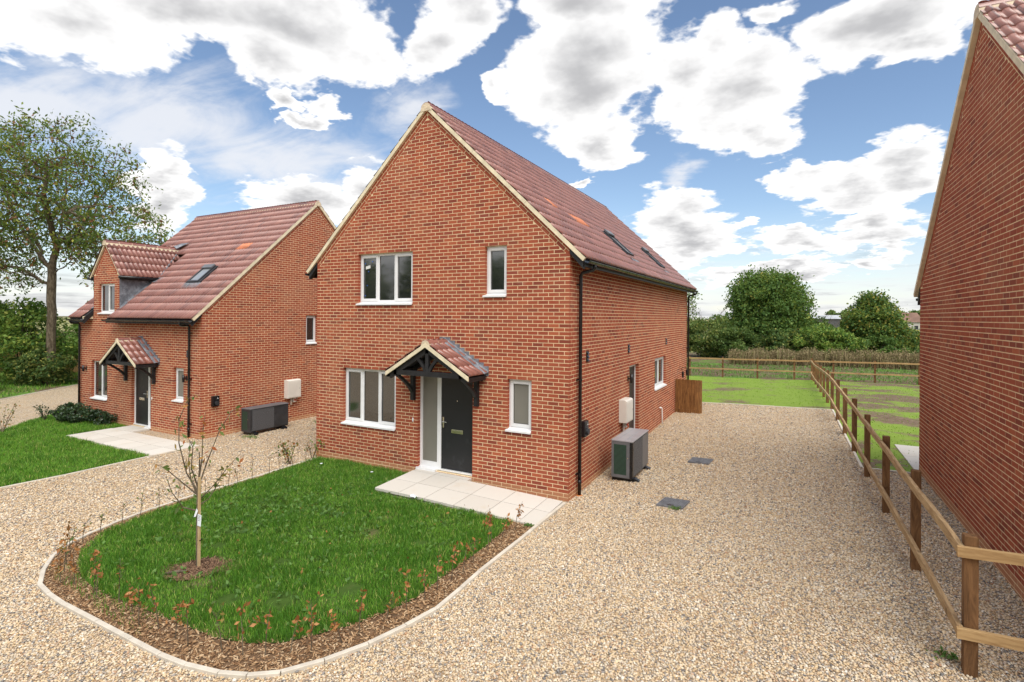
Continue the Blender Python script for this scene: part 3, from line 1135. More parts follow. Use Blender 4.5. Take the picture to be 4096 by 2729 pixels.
def eaves(house, F, u0, u1, out, zt, m, n, gutter=True, pitch=0.45, ends=(True, True)):
    """rafter feet, fascia and gutter along the eave; F outwards frame, zt = height of the roof underside at the wall"""
    a = math.atan(m)
    for i in range(n):
        u = u0 + (u1 - u0) * i / (n - 1)
        big = (i == 0 and ends[0]) or (i == n - 1 and ends[1])
        t = 0.05 if big else 0.022
        hh = 0.21 if big else 0.17
        q = [(0.003, zt), (out, zt - m * out), (out, zt - m * out - hh * 0.8), (0.003, zt - hh * (0.62 if big else 0.25))]
        Fs = Fr(F(u, 0, 0), F.N, F.U)
        MB().prism(Fs, q, -t, t, rnd1()).obj('rafter_foot', BLACKWOOD, house)
    MB().box(F, u0 - 0.02, u1 + 0.02, out + 0.001, out + 0.022, zt - m * out - 0.13, zt - m * out - 0.01).obj('fascia', BLACKWOOD, house)
    if gutter:
        gm = MB()
        gr = 0.058
        c = (out + 0.022 + gr + 0.004, zt - m * out - 0.02)
        prof = [(c[0] + math.cos(t) * gr, c[1] + math.sin(t) * gr) for t in np.linspace(math.pi, 2 * math.pi, 11)]
        prof += [(c[0] + math.cos(t) * (gr - 0.006), c[1] + math.sin(t) * (gr - 0.006)) for t in np.linspace(2 * math.pi, math.pi, 11)]
        k = len(prof)
        vs_ = [F(u0 - 0.06, n_, z_) for n_, z_ in prof] + [F(u1 + 0.06, n_, z_) for n_, z_ in prof]
        gm.add(vs_, [tuple(range(k)), tuple(range(2 * k - 1, k - 1, -1))] + [(i, (i + 1) % k, (i + 1) % k + k, i + k) for i in range(k)])
        gt_ = gm.obj('gutter', BLACKPL, house)
        nb = max(2, int((u1 - u0) / 0.8))
        for i in range(nb + 1):
            u = u0 + (u1 - u0) * i / nb
            bm_ = MB()
            pr = [(c[0] + math.cos(t) * (gr + 0.004), c[1] + math.sin(t) * (gr + 0.004)) for t in np.linspace(math.pi, 2 * math.pi, 9)]
            pr += [(c[0] + math.cos(t) * (gr + 0.0005), c[1] + math.sin(t) * (gr + 0.0005)) for t in np.linspace(2 * math.pi, math.pi, 9)]
            k = len(pr)
            vs_ = [F(u - 0.02, n_, z_) for n_, z_ in pr] + [F(u + 0.02, n_, z_) for n_, z_ in pr]
            bm_.add(vs_, [tuple(range(k)), tuple(range(2 * k - 1, k - 1, -1))] + [(j, (j + 1) % k, (j + 1) % k + k, j + k) for j in range(k)])
            bm_.obj('gutter_bracket', BLACKPL, gt_)
        return F, c
    return F, None


def downpipe(house, F, u, ztop, zbot, gut):
    """square-shouldered swan neck from the gutter outlet, then down the wall"""
    r = 0.034
    n = 0.07
    pts = [F(u, gut[0], gut[1] - 0.04), F(u, gut[0], gut[1] - 0.10), F(u, gut[0] - 0.03, gut[1] - 0.145),
           F(u, n + 0.03, ztop + 0.03), F(u, n, ztop - 0.03), F(u, n, ztop - 0.10), F(u, n, zbot)]
    d = MB().tube(pts, r, 14).obj('downpipe', BLACKPL, house, True)
    zz = [ztop - 0.2, (ztop + zbot) / 2 + 0.1, zbot + 0.42]
    for z in zz:
        MB().tube([F(u, n, z - 0.02), F(u, n, z + 0.02)], r + 0.006, 14).box(F, u - 0.055, u + 0.055, 0.002, 0.03, z - 0.012, z + 0.012).obj('pipe_clip', BLACKPL, d)
    MB().tube([F(u, n, zbot + 0.24), F(u, n, zbot + 0.30)], r + 0.006, 14).obj('pipe_socket', BLACKPL, d, True)
    MB().tube([F(u, n, zbot - 0.05), F(u, n, zbot + 0.012)], 0.062, 14).obj('drain_collar', ORANGE, d, True)
    return d


def wall_vent(house, F, u, z):
    v = MB().box(F, u - 0.055, u + 0.055, 0.001, 0.012, z - 0.11, z + 0.11).obj('wall_vent', BLACKPL, house)
    for k in range(3):
        zc = z - 0.07 + k * 0.07
        MB().add([F(u - 0.045, 0.012, zc - 0.025), F(u + 0.045, 0.012, zc - 0.025), F(u + 0.045, 0.012, zc + 0.025), F(u - 0.045, 0.012, zc + 0.025),
                  F(u - 0.045, 0.05, zc - 0.025), F(u + 0.045, 0.05, zc - 0.025)],
                 [(0, 3, 4), (1, 5, 2), (3, 2, 5, 4), (0, 4, 5, 1)]).obj('louvre', BLACKPL, v)


def rooflight(house, P, A, S, w, h):
    """rooflight: P centre of lower edge on the tile surface"""
    P, A, S = Vector(P), Vector(A), Vector(S)
    Nn = A.cross(S)
    if Nn.z < 0:
        Nn = -Nn
    F = Fr(P - A * w / 2, A, Nn)
    def f(u, n, s_):
        q = P + A * (u - w / 2) + Nn * n + S * s_
        return (q.x, q.y, q.z)
    t = 0.07
    fb = MB()
    for e in ((0, w, 0, t), (0, w, h - t, h), (0, t, t, h - t), (w - t, w, t, h - t)):
        fb.box(f, e[0], e[1], -0.05, 0.085, e[2], e[3])
    o = fb.obj('rooflight', DARKMETAL, house)
    MB().box(f, t - 0.01, w - t + 0.01, 0.02, 0.06, t - 0.01, h - t + 0.01).obj('pane', SKYGLASS, o)
    MB().box(f, 0.02, w - 0.02, 0.088, 0.125, h - 0.16, h + 0.02).obj('hood', GREYMETAL, o)
    fl = MB()
    nseg = 16
    vs_ = []
    for s_ in (-0.26, 0.0):
        for i in range(nseg + 1):
            u = -0.12 + (w + 0.24) * i / nseg
            vs_.append(f(u, 0.03 + 0.016 * math.sin(2 * math.pi * u / 0.15), s_))
    fl.add(vs_, [(i, i + 1, i + nseg + 2, i + nseg + 1) for i in range(nseg)])
    fl.obj('flashing_apron', LEAD, o)
    MB().box(f, -0.09, -0.002, -0.02, 0.055, 0, h).box(f, w + 0.002, w + 0.09, -0.02, 0.055, 0, h).obj('side_flashing', DARKMETAL, o)
    return o


def porch(house, xm, yw, z0, dep=0.68, half=1.0, rise=0.60):
    """gabled timber canopy on wall y = yw; z0 = underside of the tie beam"""
    F = Fr((xm, yw, 0), (1, 0, 0), (0, -1, 0))
    m = rise / half
    ze = z0 + 0.03                       # verge tip height
    za = ze + rise
    ca, sa = math.cos(math.atan(m)), math.sin(math.atan(m))
    p = MB().box(F, -half + 0.13, half - 0.13, dep - 0.12, dep - 0.03, z0, z0 + 0.10).obj('porch', BLACKWOOD, house)
    # truss
    for sgn in (-1, 1):
        q = [(0, za - 0.03), (sgn * (half - 0.02), ze - 0.02), (sgn * (half - 0.02), ze - 0.12), (0, za - 0.15)]
        for n0 in (dep - 0.11, 0.02):
            MB().prism(F, q, n0, n0 + 0.075).obj('rafter', BLACKWOOD, p)
        # curved brace from king post foot to rafter
        for t0, t1 in ((0, 1),):
            arc = []
            for k in range(9):
                t = k / 8
                x = 0.05 + 0.33 * t
                z = z0 + 0.10 + 0.305 * math.sin(t * math.pi / 2) ** 0.8
                arc.append((sgn * x, z))
            up = [(a[0] + sgn * 0.0, a[1]) for a in arc]
            mbx = MB()
            for k in range(8):
                mbx.beam(F(arc[k][0], dep - 0.07, arc[k][1]), F(arc[k + 1][0], dep - 0.07, arc[k + 1][1]), 0.06, 0.06, up=(0, 1, 0))
            mbx.obj('curved_brace', BLACKWOOD, p)
        # wall post with diagonal bracket
        u = sgn * (half - 0.165)
        MB().box(F, u - 0.045, u + 0.045, 0.002, 0.085, z0 - 0.62, z0 + 0.14).obj('wall_post', BLACKWOOD, p)
        br = MB()
        pr = None
        for k in range(7):
            t = k / 6
            n_ = 0.08 + (dep - 0.17) * t
            z_ = z0 - 0.42 + 0.42 * (t ** 0.75)
            if pr:
                br.beam(F(u, *pr), F(u, n_, z_), 0.06, 0.075, up=(1, 0, 0))
            pr = (n_, z_)
        br.obj('bracket', BLACKWOOD, p)
        MB().box(F, u - 0.04, u + 0.04, 0.08, dep - 0.03, z0 + 0.001, z0 + 0.095).obj('plate', BLACKWOOD, p)
        # fascia at the eave
        MB().box(F, sgn * (half + 0.03) - 0.012, sgn * (half + 0.03) + 0.012, 0.02, dep - 0.0, ze - 0.09, ze + 0.0).obj('fascia', BLACKWOOD, p)
        # tiles
        L = math.hypot(half + 0.06, (half + 0.06) * m)
        A = Vector((0, -1, 0)) if sgn < 0 else Vector((0, 1, 0))
        S = Vector((-sgn * ca, 0, sa))
        lower = Vector((xm + sgn * (half + 0.06), yw if sgn < 0 else yw - dep - 0.02, ze - 0.06 * m + 0.075))
        slope(p, lower, A, S, dep + 0.02, L, 4, deck=False, cols=2)
        # boarding under the tiles
        q = [(0, za + 0.01), (sgn * (half + 0.05), ze - 0.05 * m + 0.01), (sgn * (half + 0.05), ze - 0.05 * m - 0.012), (0, za - 0.012)]
        MB().prism(F, q, 0.012, dep - 0.005).obj('boarding', BLACKWOOD, p)
        q = [(0, za + 0.055), (sgn * (half + 0.05), ze - 0.05 * m + 0.055), (sgn * (half + 0.05), ze - 0.05 * m - 0.03), (0, za - 0.03)]
        MB().prism(F, q, dep - 0.002, dep + 0.028).obj('verge_strip', CREAM, p)
        # lead: strip on the tiles and stepped cover flashing on the wall
        nL = 9
        st = MB()
        for k in range(9):
            t0, t1 = k / 9, (k + 1) / 9
            ua, ub = sgn * (half + 0.08) * (1 - t0), sgn * (half + 0.08) * (1 - t1)
            zt_ = ze - 0.08 * m + (half + 0.08) * m * t1 + 0.16
            zb_ = ze - 0.08 * m + (half + 0.08) * m * t0 + 0.03
            lo, hi = min(ua, ub), max(ua, ub)
            st.box(F, lo - (0.02 if sgn < 0 else 0), hi + (0.02 if sgn > 0 else 0), 0.001 + 0.0004 * k, 0.008 + 0.0004 * k, zb_, zt_)
        st.obj('stepped_flashing', LEAD, p)
        fl = MB()
        vs_ = []
        for t in (0.0, 0.5, 1.0):
            u_ = sgn * (half + 0.10) * (1 - t)
            zz_ = ze - 0.10 * m + (half + 0.10) * m * t + 0.105
            for n_, dz_ in ((0.006, 0.05), (0.03, 0.014), (0.13, 0.010), (0.17, -0.004)):
                vs_.append(F(u_, n_, zz_ + dz_))
        fl.add(vs_, [(r * 4 + i, r * 4 + i + 1, r * 4 + i + 5, r * 4 + i + 4) for r in range(2) for i in range(3)])
        fl.obj('lead_soaker', LEAD, p)
    MB().box(F, -0.04, 0.04, dep - 0.105, dep - 0.035, z0 + 0.10, za - 0.08).obj('king_post', BLACKWOOD, p)
    ridge(p, (xm, yw - dep - 0.02, za + 0.06), (xm, yw - 0.012, za + 0.06), 0.10, 0.34)
    return p


def front_door(house, F, u0, u1, z0, z1, side, dep=0.09):
    """black panel door in white frame with a glazed light on one side: side = -1 left, +1 right, width share fixed"""
    fw = 0.06
    W_ = u1 - u0
    if side < 0:
        dl, dr = u0 + W_ * 0.375, u1
        sl0, sl1 = u0, u0 + W_ * 0.345
    else:
        dl, dr = u0, u0 + W_ * 0.74
        sl0, sl1 = u0 + W_ * 0.76, u1
    fr = MB()
    b0, b1 = -dep - 0.07, -dep
    fr.box(F, u0, u1, b0, b1, z1 - fw, z1)
    fr.box(F, u0, u0 + fw, b0, b1 - 0.001, z0, z1 - fw)
    fr.box(F, u1 - fw * 0.5, u1, b0, b1 - 0.001, z0, z1 - fw)
    mid0, mid1 = (sl1 - 0.03, dl + 0.03) if side < 0 else (dr - 0.02, sl0 + 0.04)
    fr.box(F, mid0, mid1, b0, b1 - 0.002, z0, z1 - fw)
    fr.box(F, sl0 + fw * (side < 0), sl1 - fw * (side > 0), b0, b1 - 0.003, z0, z0 + 0.12)
    fr.box(F, u0, u1, b0, b1 + 0.03, z0 - 0.03, z0)
    d = fr.obj('front_door', WHITE, house)
    a, b = (mid1, u1 - fw * 0.5) if side < 0 else (u0 + fw, mid0)
    leaf = MB().box(F, a + 0.004, b - 0.004, b0 + 0.01, b1 - 0.015, z0 + 0.012, z1 - fw - 0.004).obj('door_leaf', DOORM, d)
    c, e = (u0 + fw, mid0) if side < 0 else (mid1, u1 - fw * 0.5)
    MB().box(F, c - 0.005, e + 0.005, b1 - 0.05, b1 - 0.025, z0 + 0.11, z1 - fw + 0.005).obj('side_light_pane', FROST, d)
    hu = a + 0.06 if side < 0 else b - 0.06
    hs = 1 if side < 0 else -1
    hm = MB().box(F, hu - 0.018, hu + 0.018, b1 - 0.016, b1 + 0.0, z0 + 0.90, z0 + 1.13)
    hm.tube([F(hu, b1 - 0.01, z0 + 1.03), F(hu, b1 + 0.04, z0 + 1.03)], 0.011, 8)
    hm.tube([F(hu, b1 + 0.04, z0 + 1.03), F(hu + hs * 0.12, b1 + 0.045, z0 + 1.03)], 0.010, 8)
    hm.obj('handle', CHROME, d)
    mc = (a + b) / 2
    lb = MB().box(F, mc - 0.15, mc + 0.15, b1 - 0.016, b1 - 0.004, z0 + 0.80, z0 + 0.885)
    lb.box(F, mc - 0.13, mc + 0.13, b1 - 0.004, b1 + 0.006, z0 + 0.835, z0 + 0.872)
    lb.obj('letterbox', CHROME, d)
    MB().tube([F(mc, b1 - 0.016, z0 + 1.50), F(mc, b1 - 0.006, z0 + 1.50)], 0.012, 10).obj('spyhole', CHROME, d)
    sl = MB()
    s0, s1 = (u0 - 0.02, mid0 + 0.03) if side < 0 else (mid0 + 0.02, u1 + 0.02)
    sl.box(F, s0, s1, b1 - 0.0, 0.04, z0 - 0.055, z0 - 0.012)
    sl.obj('sill', WHITE, d)
    return d


# ------------------------------------------------------------------ the main house
H1 = thing('brick_house', 'tall gabled red brick house with black front door in the middle of the picture', 'house', (-3.37, 6.2, 0))
FF = Fr((-6.74, 0, 0), (1, 0, 0), (0, -1, 0))
FS = Fr((0, 0, 0), (0, 1, 0), (1, 0, 0))
FL = Fr((-6.74, 12.37, 0), (0, -1, 0), (-1, 0, 0))
FB = Fr((0, 12.37, 0), (-1, 0, 0), (0, 1, 0))
W1, W2, W3, W4 = (0.906, 2.528, 0.9, 2.25), (5.412, 5.945, 1.2, 2.25), (1.363, 2.985, 3.75, 4.95), (4.863, 5.372, 3.9, 4.95)
D1 = (3.156, 4.585, 0.15, 2.25)
S1, S2 = (4.15, 5.07, 0.15, 2.25), (6.95, 8.5, 1.275, 2.25)
w = Wall(H1, 0.148)
w.face(FF, 6.74, -0.3, 4.74, [W1, W2, W3, W4, D1], 8.055, 0.954)
w.face(FS, 12.37, -0.3, 4.84, [S1, S2], flip=1)
w.face(FL, 12.37, -0.3, 4.84, flip=1)
w.face(FB, 6.74, -0.3, 4.74, [], 8.055, 0.954)
w.done()
m1 = 0.954
c1_, s1_ = math.cos(math.atan(m1)), math.sin(math.atan(m1))
def tz(x):
    return 8.14 - m1 * abs(x + 3.37)
roofL = 3.70 / c1_
def skip1(p):
    return any(abs(p.y - yc) < 0.27 and -0.98 < p.x < -0.34 for yc in (5.05, 9.1))
slope(H1, (0.33, -0.06, tz(0.33)), (0, 1, 0), (-c1_, 0, s1_), 12.49, roofL, 15, skip=skip1, orange=[(-1.23, 2.0, tz(-1.23)), (-1.0, 3.2, tz(-1.0)), (-1.0, 2.7, tz(-1.0))])
slope(H1, (-7.07, 12.43, tz(-7.07)), (0, -1, 0), (c1_, 0, s1_), 12.49, roofL, 15, keep=0)
ridge(H1, (-3.37, -0.07, 8.085), (-3.37, 12.44, 8.085))
for F_ in (FF, FB):
    verge(H1, F_, [(-0.33, tz(0.33) + 0.0), (3.37, 8.135), (7.07, tz(0.33) + 0.0)], 0.0, 0.062, 0.078)
_, gc = eaves(H1, FS, 0.03, 12.34, 0.27, 4.84, m1, 28)
_, gcl = eaves(H1, FL, 0.03, 12.34, 0.27, 4.84, m1, 14)
downpipe(H1, FS, 0.40, 4.34, 0.02, gc)
downpipe(H1, FS, 12.27, 4.34, 0.12, gc)
for yc in (5.05, 9.1):
    rooflight(H1, (-0.28, yc, tz(-0.28)), (0, 1, 0), (-c1_, 0, s1_), 0.6, 0.95)
L3 = [(1, 'sash'), (1, 'fixed'), (1, 'sash')]
window(H1, FF, W1[0], W1[1], 0.965, 2.25, L3)
window(H1, FF, W2[0], W2[1], 1.265, 2.25, [(1, 'sash')], frost=True)
wu = window(H1, FF, W3[0], W3[1], 3.815, 4.95, L3)
window(H1, FF, W4[0], W4[1], 3.965, 4.95, [(1, 'sash')])
window(H1, FS, S2[0], S2[1], 1.34, 2.25, [(1, 'sash'), (1, 'sash')])
# delivery sticker and blue film dots left on the upstairs pane
st_ = MB()
st_.add([FF(*p) for p in ((1.52, -0.094, 4.60), (1.66, -0.094, 4.63), (1.655, -0.094, 4.70), (1.515, -0.094, 4.67))], [(0, 1, 2, 3)])
st_.obj('sticker', YELLOWBLUE, wu)
for u_, z_ in ((1.50, 4.74), (1.72, 4.78), (1.60, 4.55), (1.56, 4.22), (1.50, 3.98)):
    MB().box(FF, u_ - 0.011, u_ + 0.011, -0.098, -0.093, z_ - 0.011, z_ + 0.011).obj('film_dot', BLUE, wu)
front_door(H1, FF, D1[0], D1[1], 0.19, 2.25, -1)
sd = MB()
sd.box(FS, S1[0], S1[0] + 0.06, -0.16, -0.09, 0.17, 2.25).box(FS, S1[1] - 0.06, S1[1], -0.16, -0.09, 0.17, 2.25).box(FS, S1[0] + 0.06, S1[1] - 0.06, -0.16, -0.091, 2.19, 2.25)
sdo = sd.obj('side_door', WHITE, H1)
MB().box(FS, S1[0] + 0.064, S1[1] - 0.064, -0.15, -0.105, 0.18, 2.186).obj('door_leaf', DOORM, sdo)
MB().box(FS, S1[0] + 0.10, S1[0] + 0.13, -0.105, -0.05, 1.05, 1.25).obj('handle', CHROME, sdo)
porch(H1, -2.86, 0.0, 2.27, half=0.99)
for yv, zv in ((0.965, 2.70), (4.03, 2.71), (8.5, 2.73)):
    wall_vent(H1, FS, yv, zv)
MB().box(FF, 3.017, 3.047, 0.001, 0.022, 1.165, 1.25).obj('doorbell', WHITE, H1, bevel=0.006)
wp = MB().tube([FS(7.62, -0.01, 0.66), FS(7.64, 0.05, 0.665), FS(7.70, 0.06, 0.63), FS(7.74, 0.06, 0.40), FS(7.76, 0.06, 0.08)], 0.021, 10).obj('waste_pipe', WHITE, H1, True)

# ------------------------------------------------------------------ the left house
H2 = thing('brick_house', 'red brick house on the left with a gabled dormer breaking its tiled front roof', 'house', (-15.5, 4.5, -0.23))
GF = Fr((-19.15, 0.246, 0), (1, 0, 0), (0, -1, 0))
GS = Fr((-11.87, 0.246, 0), (0, 1, 0), (1, 0, 0))
GL = Fr((-19.15, 8.866, 0), (0, -1, 0), (-1, 0, 0))
GB = Fr((-11.87, 8.866, 0), (-1, 0, 0), (0, 1, 0))
GD = Fr((-18.16, 0.246, 0), (1, 0, 0), (0, -1, 0))
A1, A2, AD = (0.878, 1.935, 0.5, 1.85), (5.862, 6.39, 0.8, 1.85), (3.48, 4.612, -0.175, 1.85)
AG, ADW = (3.844, 4.34, 2.45, 3.5), (0.37, 1.385, 3.5, 4.55)
w = Wall(H2, -0.10)
w.face(GF, 7.28, -0.55, 3.5, [A1, A2, AD], flip=0)
w.face(GS, 8.62, -0.55, 3.574, [AG], 7.6, 0.934, flip=1)
w.face(GD, 1.68, 3.5, 4.9, [ADW], 5.91, 1.2)
w.face(GL, 8.62, -0.55, 3.574, [], 7.6, 0.934, flip=1)
w.face(GB, 7.28, -0.55, 3.5)
w.done()
m2 = 0.934
c2_, s2_ = math.cos(math.atan(m2)), math.sin(math.atan(m2))
def tz2(y):
    return 7.70 - m2 * abs(y - 4.556)
len2 = 4.626 / c2_
def skip2(p):
    return (-18.2 < p.x < -16.44 and p.y < 2.5) or (abs(p.x + 13.82) < 0.27 and 1.2 < p.y < 1.7)
slope(H2, (-19.21, -0.07, tz2(-0.07)), (1, 0, 0), (0, c2_, s2_), 7.40, len2, 18, skip=skip2, deck_cells=[(0, 1.03, 0, len2), (1.03, 2.76, 3.6, len2), (2.76, 7.4, 0, len2)], orange=[(-13.5, 2.62, tz2(2.62)), (-13.15, 2.62, tz2(2.62))])
slope(H2, (-11.81, 9.182, tz2(9.182)), (-1, 0, 0), (0, -c2_, s2_), 7.40, len2, 18, keep=0)
ridge(H2, (-19.22, 4.556, 7.645), (-11.80, 4.556, 7.645))
for F_ in (GS, GL):
    verge(H2, F_, [(-0.316, tz2(-0.07)), (4.31, 7.695), (8.936, tz2(-0.07))], 0.0, 0.062, 0.085)
_, g2 = eaves(H2, GF, 2.45, 7.24, 0.27, 3.59, m2, 9, ends=(False, True))
eaves(H2, GF, 0.03, 0.93, 0.27, 3.59, m2, 3)
downpipe(H2, GF, 6.78, 3.14, -0.22, g2)
downpipe(H2, GF, 0.16, 3.14, -0.22, g2)
rooflight(H2, (-13.82, 1.17, tz2(1.17)), (1, 0, 0), (0, c2_, s2_), 0.60, 0.85)
window(H2, GF, A1[0], A1[1], 0.565, 1.85, [(1, 'fixed'), (1, 'sash')])
window(H2, GF, A2[0], A2[1], 0.865, 1.85, [(1, 'sash')], frost=True)
window(H2, GS, AG[0], AG[1], 2.515, 3.5, [(1, 'sash')])
window(H2, GD, ADW[0], ADW[1], 3.56, 4.55, [(1, 'fixed'), (1, 'sash')], dep=0.07)
front_door(H2, GF, AD[0], AD[1], -0.13, 1.85, 1)
porch(H2, -15.13, 0.246, 1.90, half=0.99, rise=0.70)
wall_vent(H2, GF, 6.62, 2.31)
MB().box(GF, 4.68, 4.71, 0.001, 0.022, 0.76, 0.845).obj('doorbell', WHITE, H2, bevel=0.006)
# dormer
md = 1.2
cd, sd_ = math.cos(math.atan(md)), math.sin(math.atan(md))
dm = MB().add([(-16.48, 0.253, 3.5), (-16.48, 0.253, 4.86), (-16.48, 1.62, 4.86), (-16.455, 0.253, 3.5), (-16.455, 0.253, 4.86), (-16.455, 1.62, 4.86)],
              [(0, 1, 2), (3, 4, 5), (0, 1, 4, 3), (1, 2, 5, 4), (2, 0, 3, 5)])
dm.add([(-18.185, 0.253, 3.5), (-18.185, 0.253, 4.86), (-18.185, 1.62, 4.86), (-18.16, 0.253, 3.5), (-18.16, 0.253, 4.86), (-18.16, 1.62, 4.86)],
       [(0, 1, 2), (3, 4, 5), (0, 1, 4, 3), (1, 2, 5, 4), (2, 0, 3, 5)])
dorm = dm.obj('dormer', LEAD, H2)
def skipd(p):
    return tz2(p.y) > p.z + 0.06
Ld = 1.03 / cd
for sg in (-1, 1):
    if sg > 0:
        slope(dorm, (-17.32 + 1.03, 0.166, 6.03 - md * 1.03), (0, 1, 0), (-cd, 0, sd_), 2.7, Ld, 5, deck=False, skip=skipd)
    else:
        slope(dorm, (-17.32 - 1.03, 2.866, 6.03 - md * 1.03), (0, -1, 0), (cd, 0, sd_), 2.7, Ld, 5, deck=False, skip=skipd, keep=0)
    # boarding, fascia and gutter of the dormer eave
    e = sg * 0.98
    MB().add([(-17.32, 0.18, 5.99), (-17.32 + e, 0.18, 5.99 - md * 0.98), (-17.32 + e, 1.6, 5.99 - md * 0.98), (-17.32, 2.72, 5.99)], [(0, 1, 2, 3)]).obj('boarding', BLACKWOOD, dorm)
    MB().box(WORLD, -17.32 + sg * 0.95 - 0.02, -17.32 + sg * 0.95 + 0.02, -1.58, -0.2, 4.68, 4.80).obj('fascia', BLACKWOOD, dorm)
    MB().tube([(-17.32 + sg * 1.03, 0.14, 4.755), (-17.32 + sg * 1.03, 1.5, 4.755)], 0.05, 10).obj('dormer_gutter', BLACKPL, dorm, True)
    vp = [Vector((-17.32 + sg * (1.06 - 1.06 * t), 4.556 - (7.70 - (6.03 - md * (1.06 - 1.06 * t))) / m2, 6.03 - md * (1.06 - 1.06 * t) + 0.03)) for t in (0, 0.5, 1)]
    MB().tube(vp, 0.022, 6).obj('valley_lead', LEAD, dorm)
    y0 = 4.556 - (7.70 - 4.80) / m2
    MB().add([(-16.0 if sg > 0 else -18.64, y0 - 0.22, 4.62), (-16.6 if sg > 0 else -18.04, y0 - 0.3, 4.66), (-16.62 if sg > 0 else -18.02, y0 + 0.1, 4.92), (-16.05 if sg > 0 else -18.59, y0 + 0.12, 4.93)],
             [(0, 1, 2, 3)]).obj('lead_apron', LEAD, dorm)
    # soaker steps where the cheek meets the tiles
    sk = MB()
    for k in range(6):
        y_ = 0.22 + k * 0.2
        x_ = -16.46 if sg > 0 else -18.18
        sk.add([(x_, y_, tz2(y_) + 0.05), (x_ + sg * 0.13, y_, tz2(y_) + 0.045), (x_ + sg * 0.13, y_ + 0.23, tz2(y_ + 0.23) + 0.05), (x_, y_ + 0.23, tz2(y_ + 0.23) + 0.10)], [(0, 1, 2, 3)])
    sk.obj('lead_soaker', LEAD, dorm)
verge(dorm, GD, [(0.84 - 1.03, 6.03 - md * 1.03), (0.84, 6.03), (0.84 + 1.03, 6.03 - md * 1.03)], 0.0, 0.055, 0.07)
ridge(dorm, (-17.32, 0.17, 5.985), (-17.32, 2.72, 5.985), 0.115)
MB().add([(-17.5, 2.5, 6.02), (-17.14, 2.5, 6.02), (-17.05, 2.95, 6.30), (-17.59, 2.95, 6.30), (-17.32, 2.5, 6.12)], [(0, 4, 3), (4, 2, 3), (4, 1, 2)]).obj('lead_saddle', LEAD, dorm)
# the small return roof left of the dormer ends in a cream strip
MB().box(Fr((-18.19, 0, 0), (0, 1, 0), (1, 0, 0)), -0.06, 0.24, -0.03, 0.0, 3.33, 3.42).obj('verge_strip', CREAM, H2)

# ------------------------------------------------------------------ the right house
H3 = thing('brick_house', 'red brick house cut off by the right edge, blank gable wall beside the rail fence', 'house', (9.7, 0.33, 0.33))
KG = Fr((6.085, 4.49, 0), (0, -1, 0), (-1, 0, 0))
KB = Fr((13.4, 4.49, 0), (-1, 0, 0), (0, 1, 0))
KF = Fr((6.085, -3.83, 0), (1, 0, 0), (0, -1, 0))
KR = Fr((13.4, -3.83, 0), (0, 1, 0), (1, 0, 0))
m3 = 0.87
c3_, s3_ = math.cos(math.atan(m3)), math.sin(math.atan(m3))
w = Wall(H3, 0.46)
w.face(KG, 8.32, -0.05, 4.20, [], 7.82, m3)
w.face(KB, 7.315, -0.05, 4.15, flip=1)
w.face(KF, 7.315, -0.05, 4.15, flip=1)
w.face(KR, 8.32, -0.05, 4.20, [], 7.82, m3)
w.done()
def tz3(y):
    return 7.93 - m3 * abs(y - 0.33)
len3 = 4.46 / c3_
slope(H3, (6.02, -4.13, tz3(-4.13)), (1, 0, 0), (0, c3_, s3_), 7.5, len3, 17, keep=300)
slope(H3, (13.52, 4.79, tz3(4.79)), (-1, 0, 0), (0, -c3_, s3_), 7.5, len3, 17, keep=0)
ridge(H3, (6.01, 0.33, 7.88), (13.5, 0.33, 7.88))
verge(H3, KG, [(-0.30, tz3(4.79)), (4.16, 7.925), (8.62, tz3(4.79))], 0.0, 0.07, 0.085)
eaves(H3, KB, 0.05, 7.27, 0.24, 4.19, m3, 14)
eaves(H3, KF, 0.05, 7.27, 0.24, 4.19, m3, 14)

# ------------------------------------------------------------------ kerbs and paving
def kerb_run(name, pts, label, stone=0.9, wd=0.055, hh=0.16, top=0.045, joint=0.006):
    root = thing(name, None, None, (pts[0][0], pts[0][1], gf(*pts[0])))
    root['kind'] = 'structure'
    P = [Vector((x, y, 0)) for x, y in pts]
    out = [P[0]]
    for i in range(1, len(P)):
        L = (P[i] - P[i - 1]).length
        n = max(1, int(round(L / stone)))
        for k in range(1, n + 1):
            out.append(P[i - 1].lerp(P[i], k / n))
    for i in range(len(out) - 1):
        a, b = out[i], out[i + 1]
        d = (b - a).normalized()
        a2, b2 = a + d * joint / 2, b - d * joint / 2
        q = Vector((-d.y, d.x, 0)) * wd / 2
        j = random.uniform(-0.004, 0.004)
        za, zb = gf(a2.x, a2.y) + top + j, gf(b2.x, b2.y) + top + j
        vs_ = []
        for (p, z) in ((a2, za), (b2, zb)):
            for sgn, dz_ in ((-1, -hh), (-1, -0.006), (-0.8, 0), (0.8, 0), (1, -0.006), (1, -hh)):
                vs_.append((p.x + q.x * sgn, p.y + q.y * sgn, z + dz_))
        MB().add(vs_, [tuple(range(6)), tuple(range(11, 5, -1))] + [(k, (k + 1) % 6, (k + 1) % 6 + 6, k + 6) for k in range(6)], rnd1()).obj('kerb_stone', KERBM, root)
    return root


kerb_run('kerb', KERB, '')
kerb_run('kerb', [(-11.0, -0.35), (-11.0, -1.62), (-10.93, -3.5), (-11.03, -4.6), (-11.38, -6.0), (-12.6, -7.35)], '', top=0.03)
kerb_run('kerb', [(-26.2, -1.0), (-26.4, 0.1), (-30.4, 5.4), (-33.2, 9.2)], '', top=0.03)
kerb_run('kerb', [(0.35, 12.68), (4.95, 12.5), (5.0, 8.6), (5.06, 4.27), (6.07, 4.28)], '', top=0.03)


